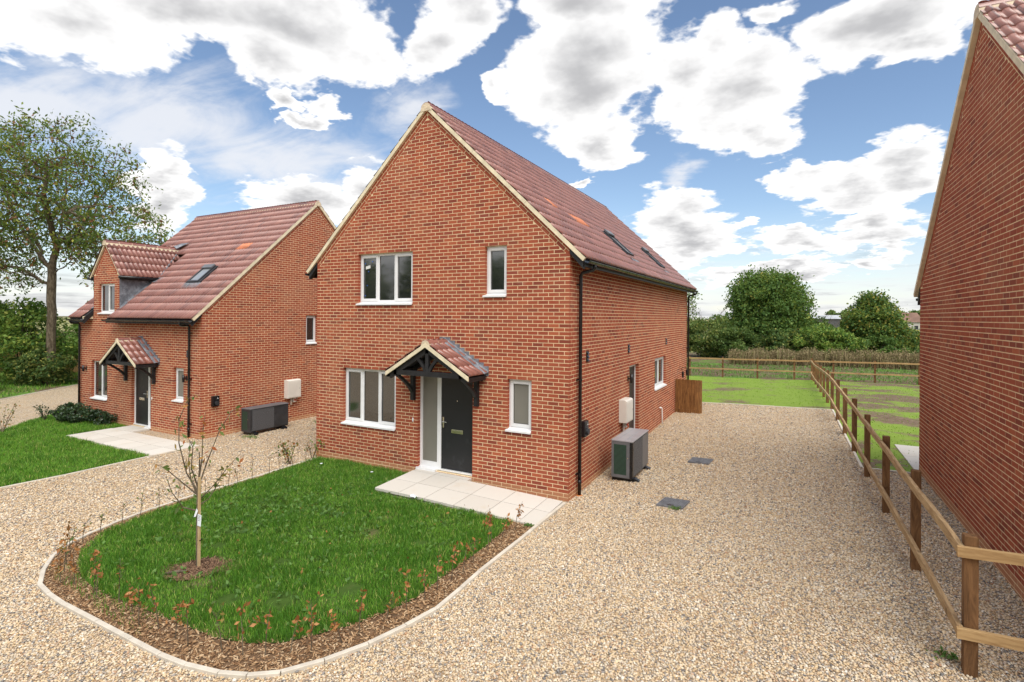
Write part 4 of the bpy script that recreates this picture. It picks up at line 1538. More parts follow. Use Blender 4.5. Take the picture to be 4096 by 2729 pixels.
def slabs(name, cells, zf, dz=0.0):
    root = thing(name, None, None, (cells[0][0], cells[0][2], zf(cells[0][0], cells[0][2])))
    root['kind'] = 'structure'
    for x0, x1, y0, y1 in cells:
        j = 0.006
        vs_ = []
        for d in (-0.05, 0):
            for x, y in ((x0 + j, y0 + j), (x1 - j, y0 + j), (x1 - j, y1 - j), (x0 + j, y1 - j)):
                vs_.append((x, y, zf(x, y) + d))
        MB().add(vs_, [(3, 2, 1, 0), (4, 5, 6, 7), (0, 1, 5, 4), (1, 2, 6, 5), (2, 3, 7, 6), (3, 0, 4, 7)], rnd1()).obj('slab', SLAB, root)
    x0 = min(c[0] for c in cells)
    return root


def pz1(x, y):
    return float(np.interp(x, [-3.6, -2.2, -0.04], [0.125, 0.115, 0.045]) + np.interp(y, [-1.36, 0], [-0.03, 0.02]))
xs = [-3.58, -2.98, -2.36, -1.70, -1.03, -0.36, -0.045]
cells = []
for i in range(6):
    cells += [(xs[i], xs[i + 1], -0.76, -0.16), (xs[i], xs[i + 1], -1.36, -0.76)]
cells += [(-3.575, -2.98, -0.16, 0.09), (-2.98, -2.16, -0.16, 0.09)]
slabs('paving', cells, pz1)
sheet('paving_bed', [(-3.58, -1.36), (-0.045, -1.36), (-0.045, -0.16), (-2.16, -0.16), (-2.16, 0.0), (-3.575, 0.0)], 0.01, KERBM, 1.0)
def pz2(x, y):
    return float(-0.185 + 0.012 * (x + 16.0) * 0 + np.interp(x, [-15.7, -11.0], [0.0, 0.0]))
xs = [-15.72, -15.05, -14.38, -13.71, -13.04, -12.37, -11.70, -11.03]
cells = []
for i in range(7):
    cells += [(xs[i], xs[i + 1], -0.92, -0.30), (xs[i], xs[i + 1], -1.54, -0.92)]
cells += [(-15.66, -15.05, -0.30, 0.33), (-15.05, -14.54, -0.30, 0.33)]
slabs('paving', cells, pz2)
slabs('paving', [(6.02, 6.62, 4.62, 5.9), (6.02, 6.62, 5.9, 7.2), (6.62, 7.9, 4.62, 5.9), (6.62, 7.9, 5.9, 7.2), (7.9, 9.2, 4.62, 5.9), (7.9, 9.2, 5.9, 7.2)], lambda x, y: gf(6.0, y) + 0.02)


# ------------------------------------------------------------------ heat pumps and wall-hung things
def heat_pump(label, x0, x1, y0, y1, z0, h, bright):
    t = thing('heat_pump', label, 'heat pump', ((x0 + x1) / 2, (y0 + y1) / 2, gf(x0, y0)), group='heat pumps beside the houses')
    F = Fr((x1, y0, 0), (0, 1, 0), (1, 0, 0))       # long face towards +x
    L, D = y1 - y0, x1 - x0
    rim = GREYMETAL if bright else DARKMETAL
    MB().box(F, 0, L, -D + 0.02, -0.02, z0 + 0.01, z0 + h - 0.03).obj('casing', rim, t, bevel=0.01)
    MB().box(F, -0.008, L + 0.008, -D - 0.005, 0.008, z0 + h - 0.028, z0 + h).obj('top_panel', PALEMETAL if bright else GREYMETAL, t, bevel=0.008)
    for k in range(2):
        MB().box(F, 0.0, L, -D * (0.35 + 0.38 * k) - 0.006, -D * (0.35 + 0.38 * k) + 0.006, z0 + h, z0 + h + 0.006).obj('top_rib', PALEMETAL if bright else GREYMETAL, t)
    MB().box(F, 0.07, L * 0.60, -0.02, 0.004, z0 + 0.05, z0 + h - 0.05).obj('grille', GRILLE, t)
    MB().box(F, L * 0.60 + 0.006, L - 0.03, -0.02, 0.004, z0 + 0.05, z0 + h - 0.05).obj('service_panel', GREYMETAL if bright else DARKMETAL, t)
    MB().box(F, -0.006, 0.055, -0.06, 0.006, z0 + 0.02, z0 + h - 0.035).obj('corner_post', BLACKPL if bright else DARKMETAL, t)
    E_ = Fr((x0, y0, 0), (1, 0, 0), (0, -1, 0))      # short end towards the street
    MB().box(E_, 0.0, 0.05, -0.02, 0.006, z0 + 0.02, z0 + h - 0.035).box(E_, D - 0.13, D - 0.065, -0.02, 0.006, z0 + 0.02, z0 + h - 0.035).box(E_, 0.05, D - 0.13, -0.02, 0.006, z0 + 0.02, z0 + 0.08).box(E_, 0.05, D - 0.13, -0.02, 0.006, z0 + h - 0.09, z0 + h - 0.035).obj('end_frame', rim, t)
    MB().box(E_, 0.05, D - 0.13, -0.03, 0.0035, z0 + 0.08, z0 + h - 0.09).obj('fin_panel', FIN, t)
    MB().tube([E_(D - 0.10, 0.006, z0 + h * 0.55), E_(D - 0.10, 0.014, z0 + h * 0.55)], 0.012, 10).obj('lock', CHROME, t)
    for yy in (y0 + 0.14, y1 - 0.2):
        MB().prism(Fr((0, yy, 0), (1, 0, 0), (0, -1, 0)), [(x0 - 0.02, gf(x0, yy) - 0.01), (x1 + 0.13, gf(x1, yy) - 0.01), (x1 + 0.10, z0 - 0.02), (x1, z0 + 0.012), (x0, z0 + 0.012)], -0.06, 0.06).obj('foot', BLACKPL, t)
    return t


heat_pump('grey heat pump with dark green fins standing on gravel beside the front house wall', 0.36, 0.81, 1.52, 2.86, 0.13, 0.80, True)
heat_pump('black heat pump against the gable wall of the left house', -11.35, -10.93, 1.20, 2.60, -0.12, 0.74, False)


def cabinet(label, F, u0, u1, z0, z1, dep, pipe_to):
    t = thing('electrical_cabinet', label, 'cabinet', F((u0 + u1) / 2, 0.01, z0), group='white electrical cabinets on the walls')
    q = [(0.003, z0), (dep, z0), (dep, z1 - 0.03), (dep - 0.05, z1), (0.003, z1)]
    Fs = Fr(F(u0, 0, 0), F.N, F.U)
    MB().prism(Fs, q, 0.0, u1 - u0).obj('box', CABINET, t, bevel=0.006)
    MB().box(F, u0 + 0.03, u1 - 0.03, dep + 0.001, dep + 0.008, z0 + 0.03, z1 - 0.06).obj('door', CABINET, t)
    MB().tube([F(u1 - 0.07, dep + 0.008, (z0 + z1) / 2), F(u1 - 0.07, dep + 0.014, (z0 + z1) / 2)], 0.01, 8).obj('lock', GREYMETAL, t)
    u = u0 + (u1 - u0) * 0.45
    MB().tube([F(u, 0.05, z0 + 0.01), F(u, 0.05, pipe_to)], 0.025, 10).obj('conduit', CABINET, t, True)
    b = MB().box(F, u + 0.07, u + 0.19, 0.003, 0.09, z0 - 0.17, z0 - 0.03).obj('isolator', CABINET, t)
    MB().tube([F(u + 0.13, 0.09, z0 - 0.10), F(u + 0.13, 0.125, z0 - 0.10)], 0.028, 10).obj('knob', RED, b, True)
    return t


cabinet('white cabinet on the wall above the grey heat pump', FS, 3.22, 3.78, 0.95, 1.50, 0.20, 0.55)
cabinet('white cabinet on the left house gable above the black heat pump', GS, 2.92, 3.48, 0.62, 1.25, 0.19, 0.35)


def charger(label, F, u, z):
    t = thing('car_charger', label, 'car charger', F(u, 0.01, z - 0.16), group='car chargers on the walls')
    MB().box(F, u - 0.11, u + 0.11, 0.003, 0.10, z - 0.16, z + 0.16).obj('case', BLACKPL, t, bevel=0.02)
    MB().tube([F(u + 0.02, 0.10, z - 0.06), F(u + 0.02, 0.135, z - 0.06)], 0.065, 18).obj('socket_cover', DARKMETAL, t)
    MB().box(F, u + 0.02, u + 0.07, 0.1, 0.1025, z + 0.07, z + 0.078).box(F, u + 0.025, u + 0.065, 0.1, 0.1025, z + 0.082, z + 0.086).box(F, u + 0.04, u + 0.052, 0.1, 0.1025, z + 0.10, z + 0.115).obj('logo', WHITE, t)
    return t


charger('black car charger beside the downpipe on the front house side wall', FS, 0.72, 1.27)
charger('black car charger on the left house gable wall', GS, 0.41, 0.87)


def wall_light(label, F, u, z, double=False):
    t = thing('wall_light', label, 'wall light', F(u, 0.01, z), group='black wall lights')
    MB().box(F, u - 0.03, u + 0.03, 0.002, 0.02, z - 0.07, z + 0.07).obj('back_plate', BLACKPL, t)
    MB().box(F, u - 0.012, u + 0.012, 0.02, 0.07, z - 0.015, z + 0.015).obj('arm', BLACKPL, t)
    MB().tube([F(u, 0.10, z - 0.11), F(u, 0.10, z + 0.11)], 0.037, 14).obj('lamp_body', BLACKPL, t, True)
    return t


wall_light('black up-down wall light by the side door of the front house', FS, 3.99, 1.95)
wall_light('black wall light beside the left window of the left house', GF, 0.52, 1.56)
wall_light('black wall light between the small window and downpipe of the left house', GF, 6.55, 1.56)


def lantern(label, u, z):
    t = thing('hanging_lantern', label, 'lantern', FS(u, 0.01, z), group='lanterns on the side wall')
    MB().tube([FS(u, 0.003, z), FS(u, 0.14, z + 0.02), FS(u, 0.17, z)], 0.008, 6).obj('arm', BLACKPL, t)
    MB().tube([FS(u, 0.17, z), FS(u, 0.17, z - 0.06)], 0.006, 6).obj('chain', BLACKPL, t)
    MB().tube([FS(u, 0.17, z - 0.06), FS(u, 0.17, z - 0.10), FS(u, 0.17, z - 0.26), FS(u, 0.17, z - 0.28)], [0.01, 0.05, 0.035, 0.03], 6).obj('body', BLACKPL, t)


lantern('black bracket lantern nearer the side window of the front house', 10.6, 1.62)
lantern('black bracket lantern nearest the far downpipe of the front house', 11.4, 1.62)

# ------------------------------------------------------------------ drain covers
def cover(label, x, y, a, s=0.47, rot=0.0):
    z = gf(x, y)
    t = thing('drain_cover', label, 'drain cover', (x, y, z), group='drain covers in the gravel', rz=rot, local=True)
    t.rotation_euler = (0.0, -math.atan((gf(x + .1, y) - gf(x - .1, y)) / 0.2), rot)
    F = Fr((0, 0, 0), (1, 0, 0), (0, -1, 0))
    h = s / 2
    MB().box(F, -h, h, -h, h, -0.03, 0.028).obj('lid', COVERM, t)
    rb = MB()
    n = 13
    for i in range(n):
        for j in range(n):
            u, v = -h + 0.03 + (s - 0.06) * i / (n - 1), -h + 0.03 + (s - 0.06) * j / (n - 1)
            if (i + j) % 2 == 0:
                rb.box(F, u - 0.014, u + 0.014, v - 0.007, v + 0.007, 0.028, 0.035)
            else:
                rb.box(F, u - 0.007, u + 0.007, v - 0.014, v + 0.014, 0.028, 0.035)
    rb.obj('tread_pattern', COVERM, t)
    MB().box(F, -0.05, 0.05, h - 0.07, h - 0.04, 0.028, 0.038).obj('keyhole', BLACKPL, t)
    return t


cover('grey studded drain cover in the drive nearest the viewer', 1.83, 0.55, 0, rot=-0.12)
cover('grey studded drain cover in the drive beyond the heat pump', 1.83, 3.7, 0, rot=-0.1)
cover('grey drain cover in the gravel between the two left houses', -7.2, 1.2, 0)

# ------------------------------------------------------------------ gate beside the main house
gt_ = thing('timber_gate', 'brown boarded timber gate standing out from the house side wall', 'gate', (0.02, 10.0, gf(0, 10)))
FG = Fr((0.02, 10.02, 0), (1, 0, 0), (0, -1, 0))
gz0 = gf(0.4, 10)
ng = 9
for i in range(ng):
    a = 0.045 + (0.80 - 0.0) * i / ng
    b = a + 0.80 / ng + 0.014
    d0 = 0.004 + 0.006 * (i % 2)
    MB().prism(FG, [(a, gz0 + 0.13), (b, gz0 + 0.13), (b, gz0 + 1.17 + random.uniform(-.004, .004)), (a, gz0 + 1.175)], d0, d0 + 0.016, rnd1()).obj('board', BOARDW, gt_)
for z in (0.22, 0.65, 1.08):
    MB().box(FG, 0.0, 0.86, -0.045, 0.003, gz0 + z - 0.04, gz0 + z + 0.04).obj('rail', BOARDW, gt_)
MB().box(FG, 0.0, 0.865, -0.02, 0.03, gz0 - 0.02, gz0 + 0.128, rnd1()).obj('gravel_board', BOARDW, gt_)
MB().box(FG, 0.003, 0.044, -0.045, 0.006, gz0 + 0.13, gz0 + 1.175).obj('stile', BOARDW, gt_)
MB().box(FG, 0.862, 0.90, -0.05, 0.012, gz0 + 0.0, gz0 + 1.17).obj('stile', BOARDW, gt_)

# ------------------------------------------------------------------ post and rail fences
def post(parent, x, y, z, h=1.27, w_=0.10, rot=0.0):
    mb = MB()
    c, s_ = math.cos(rot) * w_ / 2, math.sin(rot) * w_ / 2
    ring = [(c * a - s_ * b, s_ * a + c * b) for a, b in ((-1, -1), (1, -1), (1, 1), (-1, 1))]
    vs_ = [(x + u, y + v, z - 0.3) for u, v in ring] + [(x + u, y + v, z + h - 0.006) for u, v in ring] + [(x + u * 0.9, y + v * 0.9, z + h) for u, v in ring]
    mb.add(vs_, [(0, 1, 5, 4), (1, 2, 6, 5), (2, 3, 7, 6), (3, 0, 4, 7), (4, 5, 9, 8), (5, 6, 10, 9), (6, 7, 11, 10), (7, 4, 8, 11), (8, 9, 10, 11)], rnd1())
    mb.obj('post', POSTW, parent)


def rail(parent, pts, off, mat, w_=0.042, h=0.095):
    """rail through the points, pushed sideways by off"""
    mb = MB()
    vs_ = []
    r = rnd1()
    pts = [Vector(p) for p in pts]
    d = (pts[-1] - pts[0])
    q = Vector((-d.y, d.x, 0)).normalized()
    n = len(pts)
    for i, p in enumerate(pts):
        p = p + q * off
        for a, b in ((-1, -1), (1, -1), (1, 0.92), (0.8, 1), (-0.8, 1), (-1, 0.92)):
            vs_.append(p + q * (a * w_ / 2) + Vector((0, 0, b * h / 2)))
    fs = [(5, 4, 3, 2, 1, 0), tuple((n - 1) * 6 + k for k in range(6))]
    for i in range(n - 1):
        for k in range(6):
            fs.append((i * 6 + k, i * 6 + (k + 1) % 6, (i + 1) * 6 + (k + 1) % 6, (i + 1) * 6 + k))
    mb.add(vs_, fs, r)
    mb.obj('rail', mat, parent)


fn = thing('rail_fence', 'two-rail timber fence running back along the drive from the right foreground', 'fence', (5.19, -3.18, 0.28))
FP = []
for i in range(15):
    y = -3.18 + i * 2.25
    x = 5.19 - 0.016 * (y + 3.18)
    z = float(np.interp(y, [-4, 2, 6, 12.6, 14.8, 17.1, 19.3, 21.6, 23.8, 28.4], [.28, .30, .31, .30, .22, .13, .04, -.07, -.15, -.22]))
    FP.append((x, y, z))
    post(fn, x, y, z, 1.27 + random.uniform(-0.012, 0.012), rot=random.uniform(-0.04, 0.04))
for zc in (1.14, 0.40):
    for i in range(0, 14, 2):
        seg = []
        for k in range(0, 9):
            t = k / 8 * 2
            j = min(i + 2, 14)
            a = FP[i + int(min(t, 1.999))]
            b = FP[min(i + int(min(t, 1.999)) + 1, 14)]
            f = t - int(min(t, 1.999))
            seg.append((a[0] + (b[0] - a[0]) * f + random.uniform(-.006, .006), a[1] + (b[1] - a[1]) * f + (0.006 if k == 0 else (-0.006 if k == 8 else 0)) - (0.06 if i == 0 and k == 0 else 0),
                        a[2] + (b[2] - a[2]) * f + zc + random.uniform(-.008, .008)))
        rail(fn, seg, 0.073, RAILW)
    # return towards the right house
    rail(fn, [(5.08 + k * 0.55, -3.18, 0.28 + 0.012 * k + zc + random.uniform(-.006, .006)) for k in range(9)], -0.073, RAILX)
post(fn, 7.5, -3.18, 0.33)
post(fn, 9.4, -3.18, 0.35)

fc = thing('rail_fence', 'two-rail timber fence crossing behind the back lawn', 'fence', (4.7, 28.3, -0.2))
XP = [-2.57 + 2.10 * i for i in range(-4, 12)]
for x in XP:
    z = float(np.interp(x, [-12, -2.5, 10, 22], [-.36, -.29, -.11, 0.0]))
    post(fc, x, 28.35, z, 1.18, rot=random.uniform(-.05, .05))
for zc in (1.07, 0.40):
    for i in range(0, len(XP) - 2, 2):
        seg = []
        for k in range(7):
            x = XP[i] + (XP[i + 2] - XP[i]) * k / 6
            seg.append((x, 28.35, float(np.interp(x, [-12, -2.5, 10, 22], [-.36, -.29, -.11, 0.0])) + zc + random.uniform(-.01, .01)))
        rail(fc, seg, -0.073, RAILX, 0.04, 0.085)

# ------------------------------------------------------------------ vegetation makers
def leaf_mesh(name, P, size, aspect=0.5, droop=0.0, up=None):
    """P (n,3) leaf positions -> diamond leaves in random directions"""
    n = len(P)
    d = rng.normal(size=(n, 3))
    d[:, 2] -= droop
    d /= np.linalg.norm(d, axis=1)[:, None]
    e = rng.normal(size=(n, 3))
    if up is not None:
        e = e + up
    s_ = np.cross(d, e)
    s_ /= np.linalg.norm(s_, axis=1)[:, None] + 1e-9
    L = size * rng.uniform(0.65, 1.3, n)[:, None]
    W_ = L * aspect
    V = np.stack([P - d * L * 0.5, P + s_ * W_ * 0.5 - d * L * 0.05, P + d * L * 0.5, P - s_ * W_ * 0.5 - d * L * 0.05], 1).reshape(-1, 3)
    F = np.arange(n * 4).reshape(n, 4)
    return V, F, np.repeat(rng.random(n), 4)


def leaves(name, P, size, mat, parent, aspect=0.5, droop=0.0, bias=None):
    V, F, r = leaf_mesh(name, np.asarray(P), size, aspect, droop)
    if bias is not None:
        r = np.clip(r * 0.6 + np.repeat(bias, 4) * 0.4, 0, 0.999)
    return mesh_obj(name, np_mesh(name, V, F, {'rnd': r}), mat, parent)


def skeleton(base, trunk_h, targets, lean=(0, 0), step=0.5, tip=0.012, power=2.3, upw=0.15, limbs=()):
    """grow a branch graph from the trunk to every target point"""
    nodes = [Vector(base)]
    par = [-1]
    nseg = max(3, int(trunk_h / step))
    for i in range(1, nseg + 1):
        t = i / nseg
        nodes.append(Vector(base) + Vector((lean[0] * t + random.uniform(-.05, .05) * step, lean[1] * t + random.uniform(-.05, .05) * step, trunk_h * t)))
        par.append(len(nodes) - 2)
    for lm in limbs:                            # main boughs, given as polylines
        pts = [Vector(base) + Vector(q_) for q_ in lm]
        prev = min(range(len(nodes)), key=lambda i_: (nodes[i_] - pts[0]).length)
        for a_, b_ in zip(pts[:-1], pts[1:]):
            k_ = max(1, int((b_ - a_).length / step))
            for i in range(1, k_ + 1):
                nodes.append(a_.lerp(b_, i / k_) + Vector((random.gauss(0, 1), random.gauss(0, 1), random.gauss(0, 1))) * step * 0.06)
                par.append(prev)
                prev = len(nodes) - 1
    A = np.array([list(n) for n in nodes])
    start = max(1, int(nseg * 0.75))
    top = nodes[-1]
    targets = sorted(targets, key=lambda t: (Vector(t) - top).length)
    tips = []
    for t in targets:
        t = Vector(t)
        B = A[start:]
        dv = np.array(t) - B
        dist = np.linalg.norm(dv, axis=1)
        pen = np.where(dv[:, 2] < 0, 1.5, 1.0)
        k = int(np.argmin(dist * pen)) + start
        a = Vector(A[k])
        L = (t - a).length
        n = max(1, int(L / step))
        prev = k
        for i in range(1, n + 1):
            f = i / n
            p = a.lerp(t, f) + Vector((0, 0, upw * L * math.sin(f * math.pi) * 0.5)) + Vector((random.gauss(0, 1), random.gauss(0, 1), random.gauss(0, 1))) * step * 0.12 * (f < 1)
            nodes.append(p)
            par.append(prev)
            prev = len(nodes) - 1
        A = np.array([list(n_) for n_ in nodes])
        tips.append(prev)
    rad = [0.0] * len(nodes)
    acc = [0.0] * len(nodes)
    for i in range(len(nodes) - 1, 0, -1):
        rad[i] = acc[i] ** (1 / power) if acc[i] > 0 else tip
        rad[i] = max(rad[i], tip)
        acc[par[i]] += rad[i] ** power
    rad[0] = max(acc[0] ** (1 / power), tip)
    return nodes, par, rad, tips


def branch_mesh(nodes, par, rad, minr=0.0):
    V, F = [], []
    off = 0
    for i in range(1, len(nodes)):
        if rad[i] < minr:
            continue
        a, b = nodes[par[i]], nodes[i]
        d = b - a
        if d.length < 1e-4:
            continue
        d.normalize()
        x = d.cross(Vector((0.31, 0.95, 0.05))).normalized()
        y = d.cross(x)
        sides = 8 if rad[i] > 0.08 else (5 if rad[i] > 0.025 else 3)
        ra = min(rad[par[i]], rad[i] * 1.25)
        for p, r in ((a, ra), (b, rad[i])):
            for k in range(sides):
                t = 2 * math.pi * k / sides
                V.append(p + (x * math.cos(t) + y * math.sin(t)) * r)
        for k in range(sides):
            F.append((off + k, off + (k + 1) % sides, off + sides + (k + 1) % sides, off + sides + k))
        off += 2 * sides
    return np.array([list(v) for v in V]), np.array(F)


def ellipsoid_pts(n, c, r, shell=0.0):
    d = rng.normal(size=(n, 3))
    d /= np.linalg.norm(d, axis=1)[:, None]
    u = (shell ** 3 + (1 - shell ** 3) * rng.random(n)) ** (1 / 3)
    return np.array(c) + d * u[:, None] * np.array(r)


def tree_thing(label, base, trunk_h, crowns, nt, leaf_n, size, mat, cat='tree', name='tree', spread=0.5, step=0.6, tip=0.012, aspect=0.55, droop=0.2, group=None, power=2.3, bark=None, extra=None, shell=0.45, limbs=()):
    """crowns: list of (centre offset, radii, share); leaves gather round the branch tips"""
    t = thing(name, label, cat, base, group)
    tg = []
    for c, r, sh in crowns:
        tg += [tuple(p) for p in ellipsoid_pts(int(nt * sh), np.array(base) + np.array(c), r, shell)]
    tg = [p for p in tg if p[2] > base[2] + 0.4]
    nodes, par, rad, tips = skeleton(base, trunk_h, tg, step=step, tip=tip, power=power, limbs=limbs)
    V, F = branch_mesh_any(nodes, par, rad)
    me = bpy.data.meshes.new('trunk')
    me.from_pydata(V, [], F)
    mesh_obj('trunk', me, bark or BARK, t)
    T = np.array([list(nodes[i]) for i in tips])
    k = rng.integers(0, len(T), leaf_n)
    P = T[k] + rng.normal(size=(leaf_n, 3)) * spread * np.array([1, 1, 0.8])
    leaves('crown', P, size, mat, t, aspect, droop, bias=rng.random(len(T))[k])
    if extra:
        m2_, n2, s2 = extra
        k = rng.integers(0, len(T), n2)
        P = T[k] + rng.normal(size=(n2, 3)) * 0.13 - np.array([0, 0, 0.15])
        leaves('seed_clusters', P, s2, m2_, t, 0.6, 1.0)
    return t


def branch_mesh_any(nodes, par, rad):
    V, F = [], []
    for i in range(1, len(nodes)):
        a, b = nodes[par[i]], nodes[i]
        d = b - a
        if d.length < 1e-4:
            continue
        d.normalize()
        x = d.cross(Vector((0.31, 0.95, 0.05))).normalized()
        y = d.cross(x)
        sides = 9 if rad[i] > 0.09 else (5 if rad[i] > 0.03 else 3)
        ra = min(rad[par[i]], rad[i] * 1.22)
        o = len(V)
        for p, r in ((a - d * rad[i] * 0.2, ra), (b, rad[i])):
            for k in range(sides):
                t = 2 * math.pi * k / sides
                V.append(tuple(p + (x * math.cos(t) + y * math.sin(t)) * r))
        F += [(o + k, o + (k + 1) % sides, o + sides + (k + 1) % sides, o + sides + k) for k in range(sides)]
    return V, F


def lumpy(n, c, r, nl, lr, seed_low=0.0):
    """leaf positions on the outside of many small lumps that fill an ellipsoid"""
    C_ = ellipsoid_pts(nl, c, np.array(r) * 0.85, 0.55)
    C_ = C_[C_[:, 2] > c[2] - r[2] * (1 - seed_low)]
    k = rng.integers(0, len(C_), n)
    d = rng.normal(size=(n, 3))
    d /= np.linalg.norm(d, axis=1)[:, None]
    rr = lr * rng.uniform(0.7, 1.25, len(C_))[k]
    return C_[k] + d * (rr * rng.uniform(0.6, 1.08, n))[:, None] * np.array([1, 1, 0.8]), rng.random(len(C_))[k]


def bush(label, base, r, n, size, mat, cat='shrub', name='shrub', nl=40, lr=0.3, group=None, stems=7, aspect=0.55, dead=0):
    t = thing(name, label, cat, base, group)
    c = (base[0], base[1], base[2] + r[2] * 0.9)
    P, b = lumpy(n, c, r, nl, lr * min(r))
    k = P[:, 2] > base[2] + 0.02
    P, b = P[k], b[k]
    leaves('crown', P, size, mat, t, aspect, 0.2, bias=b)
    mb = MB()
    for i in range(stems):
        a = random.uniform(0, 6.28)
        q = random.uniform(0.3, 0.9)
        e = (base[0] + math.cos(a) * r[0] * q * 0.8, base[1] + math.sin(a) * r[1] * q * 0.8, base[2] + r[2] * random.uniform(1.0, 1.6))
        mid = (base[0] + (e[0] - base[0]) * 0.35, base[1] + (e[1] - base[1]) * 0.35, base[2] + (e[2] - base[2]) * 0.5)
        s0 = 0.02 + 0.012 * r[2]
        mb.tube([base, mid, e], [s0, s0 * 0.7, s0 * 0.2], 5)
    for i in range(dead):                       # bare twigs reaching out of the top
        a = random.uniform(0, 6.28)
        b0 = Vector((base[0], base[1], base[2] + r[2] * 1.2))
        e = b0 + Vector((math.cos(a) * r[0] * 0.6, math.sin(a) * r[1] * 0.6, r[2] * random.uniform(0.7, 1.2)))
        mb.tube([b0, b0.lerp(e, .5) + Vector((0, 0, .1)), e], [0.03, 0.02, 0.006], 4)
        for k_ in range(5):
            s_ = b0.lerp(e, random.uniform(0.4, 0.95))
            mb.tube([s_, s_ + Vector((random.gauss(0, .4), random.gauss(0, .4), random.uniform(.2, .7)))], [0.012, 0.004], 3)
    mb.obj('stems', BARK, t)
    return t


# ------------------------------------------------------------------ the tall ash behind the left house
def ac(t, z, d=0.0):
    return (0.8824 * t - 0.4705 * d, 0.4705 * t + 0.8824 * d, z)
ASH_LIMBS = [[ac(0, 6.2), ac(0.3, 8.3, 0.2), ac(0.45, 10.4, 0.3), ac(0.6, 12.6, 0.2)], [ac(0, 6.0), ac(-0.9, 7.6, -0.3), ac(-1.7, 9.4, -0.6), ac(-2.1, 12.0, -0.8)],
             [ac(0.15, 7.2), ac(1.3, 9.0, 0.5), ac(2.4, 10.8, 0.9)], [ac(0, 5.2), ac(-1.4, 6.2, -0.3), ac(-4.2, 6.7, -0.9), ac(-6.0, 7.4, -1.0)],
             [ac(0.1, 5.9), ac(1.6, 6.6, -0.6), ac(3.5, 7.1, -1.0)], [ac(-0.3, 6.8), ac(-2.6, 9.0, 1.0), ac(-4.4, 11.6, 1.2)], [ac(0.2, 7.6), ac(0.8, 9.6, -1.4), ac(1.4, 11.8, -1.9)]]
tree_thing('tall open ash tree with brown key clusters left behind the left house', (-30.8, 3.9, -0.3), 6.2,
           [(ac(0.3, 10.3), (4.0, 4.0, 3.9), 0.55), (ac(-4.0, 9.8), (3.8, 3.6, 4.0), 0.40), (ac(3.7, 7.4), (2.6, 2.4, 2.3), 0.17), (ac(-4.0, 6.2), (4.2, 3.0, 1.6), 0.16)],
           760, 27000, 0.21, ASHLEAF, name='ash_tree', spread=0.30, step=0.42, tip=0.013, aspect=0.36, droop=0.5, power=2.15, extra=(SEED, 3400, 0.18), shell=0.25, limbs=ASH_LIMBS)

# trees and hedge along the far boundary
HG = -0.75
tree_thing('broad dense green maple tree standing above the hedge in the middle of the boundary', (1.4, 53.5, HG), 2.6,
           [((0, 0, 5.0), (3.7, 3.4, 4.3), 0.8), ((-2.2, -0.4, 6.2), (1.8, 1.8, 2.9), 0.12), ((0.6, -1.2, 2.6), (3.6, 2.2, 1.9), 0.28)],
           620, 52000, 0.25, MAPLE, name='maple_tree', spread=0.42, step=0.7, droop=0.3, aspect=0.7)
tree_thing('smaller upright green tree with loose top right of the maple', (10.6, 54.0, HG), 1.6,
           [((0, 0, 3.2), (2.5, 2.4, 2.7), 0.75), ((0.0, 0, 5.4), (1.4, 1.4, 1.4), 0.12), ((1.6, -0.6, 1.9), (2.6, 2.0, 1.5), 0.25)],
           420, 26000, 0.25, MAPLE, name='maple_tree', spread=0.36, step=0.6, droop=0.3, aspect=0.7)
tree_thing('thin half bare tree just beyond the far corner of the middle house', (-8.2, 51.5, HG), 3.0,
           [((0, 0, 5.2), (2.6, 2.2, 3.0), 1.0)], 260, 3600, 0.25, HAW, name='hawthorn_tree', spread=0.34, step=0.5, tip=0.02, aspect=0.6)
bush('dark green hedge shrub right behind the corner of the middle house', (-8.6, 50.5, HG), (3.0, 2.4, 2.3), 12000, 0.24, HAW, nl=70, lr=0.32, dead=4)
bush('grey green hedge shrub between the thin tree and the maple', (-4.4, 51.0, HG), (3.4, 2.6, 2.5), 13000, 0.23, HAW, nl=80, lr=0.30, dead=5)
bush('olive hedge shrub under the left side of the maple', (-1.6, 50.2, HG), (2.6, 2.2, 1.9), 9000, 0.23, HAW, nl=60, lr=0.32)
bush('dark hedge shrub tucked under the maple crown', (2.4, 50.2, HG), (2.8, 2.2, 1.8), 9000, 0.25, HAW, nl=60, lr=0.32)
bush('bright green rounded bramble thicket between the maple and the smaller tree', (6.2, 49.6, HG), (3.6, 2.6, 2.0), 17000, 0.24, BRAMBLE, nl=90, lr=0.27, dead=2)
bush('green hedge shrub with bare twigs behind the bramble thicket', (5.0, 54.5, HG), (3.2, 2.4, 2.4), 10000, 0.26, HAW, nl=60, lr=0.32, dead=7)
bush('dark green shrub below the smaller boundary tree', (10.2, 50.4, HG), (3.0, 2.2, 1.5), 9500, 0.25, MAPLE, nl=60, lr=0.30)
bush('low dark bramble right of the smaller boundary tree', (14.6, 49.5, HG), (3.2, 2.0, 0.85), 8000, 0.24, HAW, nl=60, lr=0.35)
bush('rounded dark bush in the pale field behind the right boundary', (17.0, 63.0, HG), (3.0, 2.2, 1.6), 7000, 0.3, HAW, nl=50, lr=0.35)
bush('leafy shrub with bare arching twigs next to the right house wall', (15.6, 45.5, HG), (1.8, 1.6, 2.3), 5200, 0.24, BRAMBLE, nl=40, lr=0.3, dead=9)
bush('yellow green sapling bush at the foot of the far corner of the middle house', (-7.4, 46.8, HG), (1.0, 0.9, 0.95), 2500, 0.2, BRAMBLE, nl=25, lr=0.35)

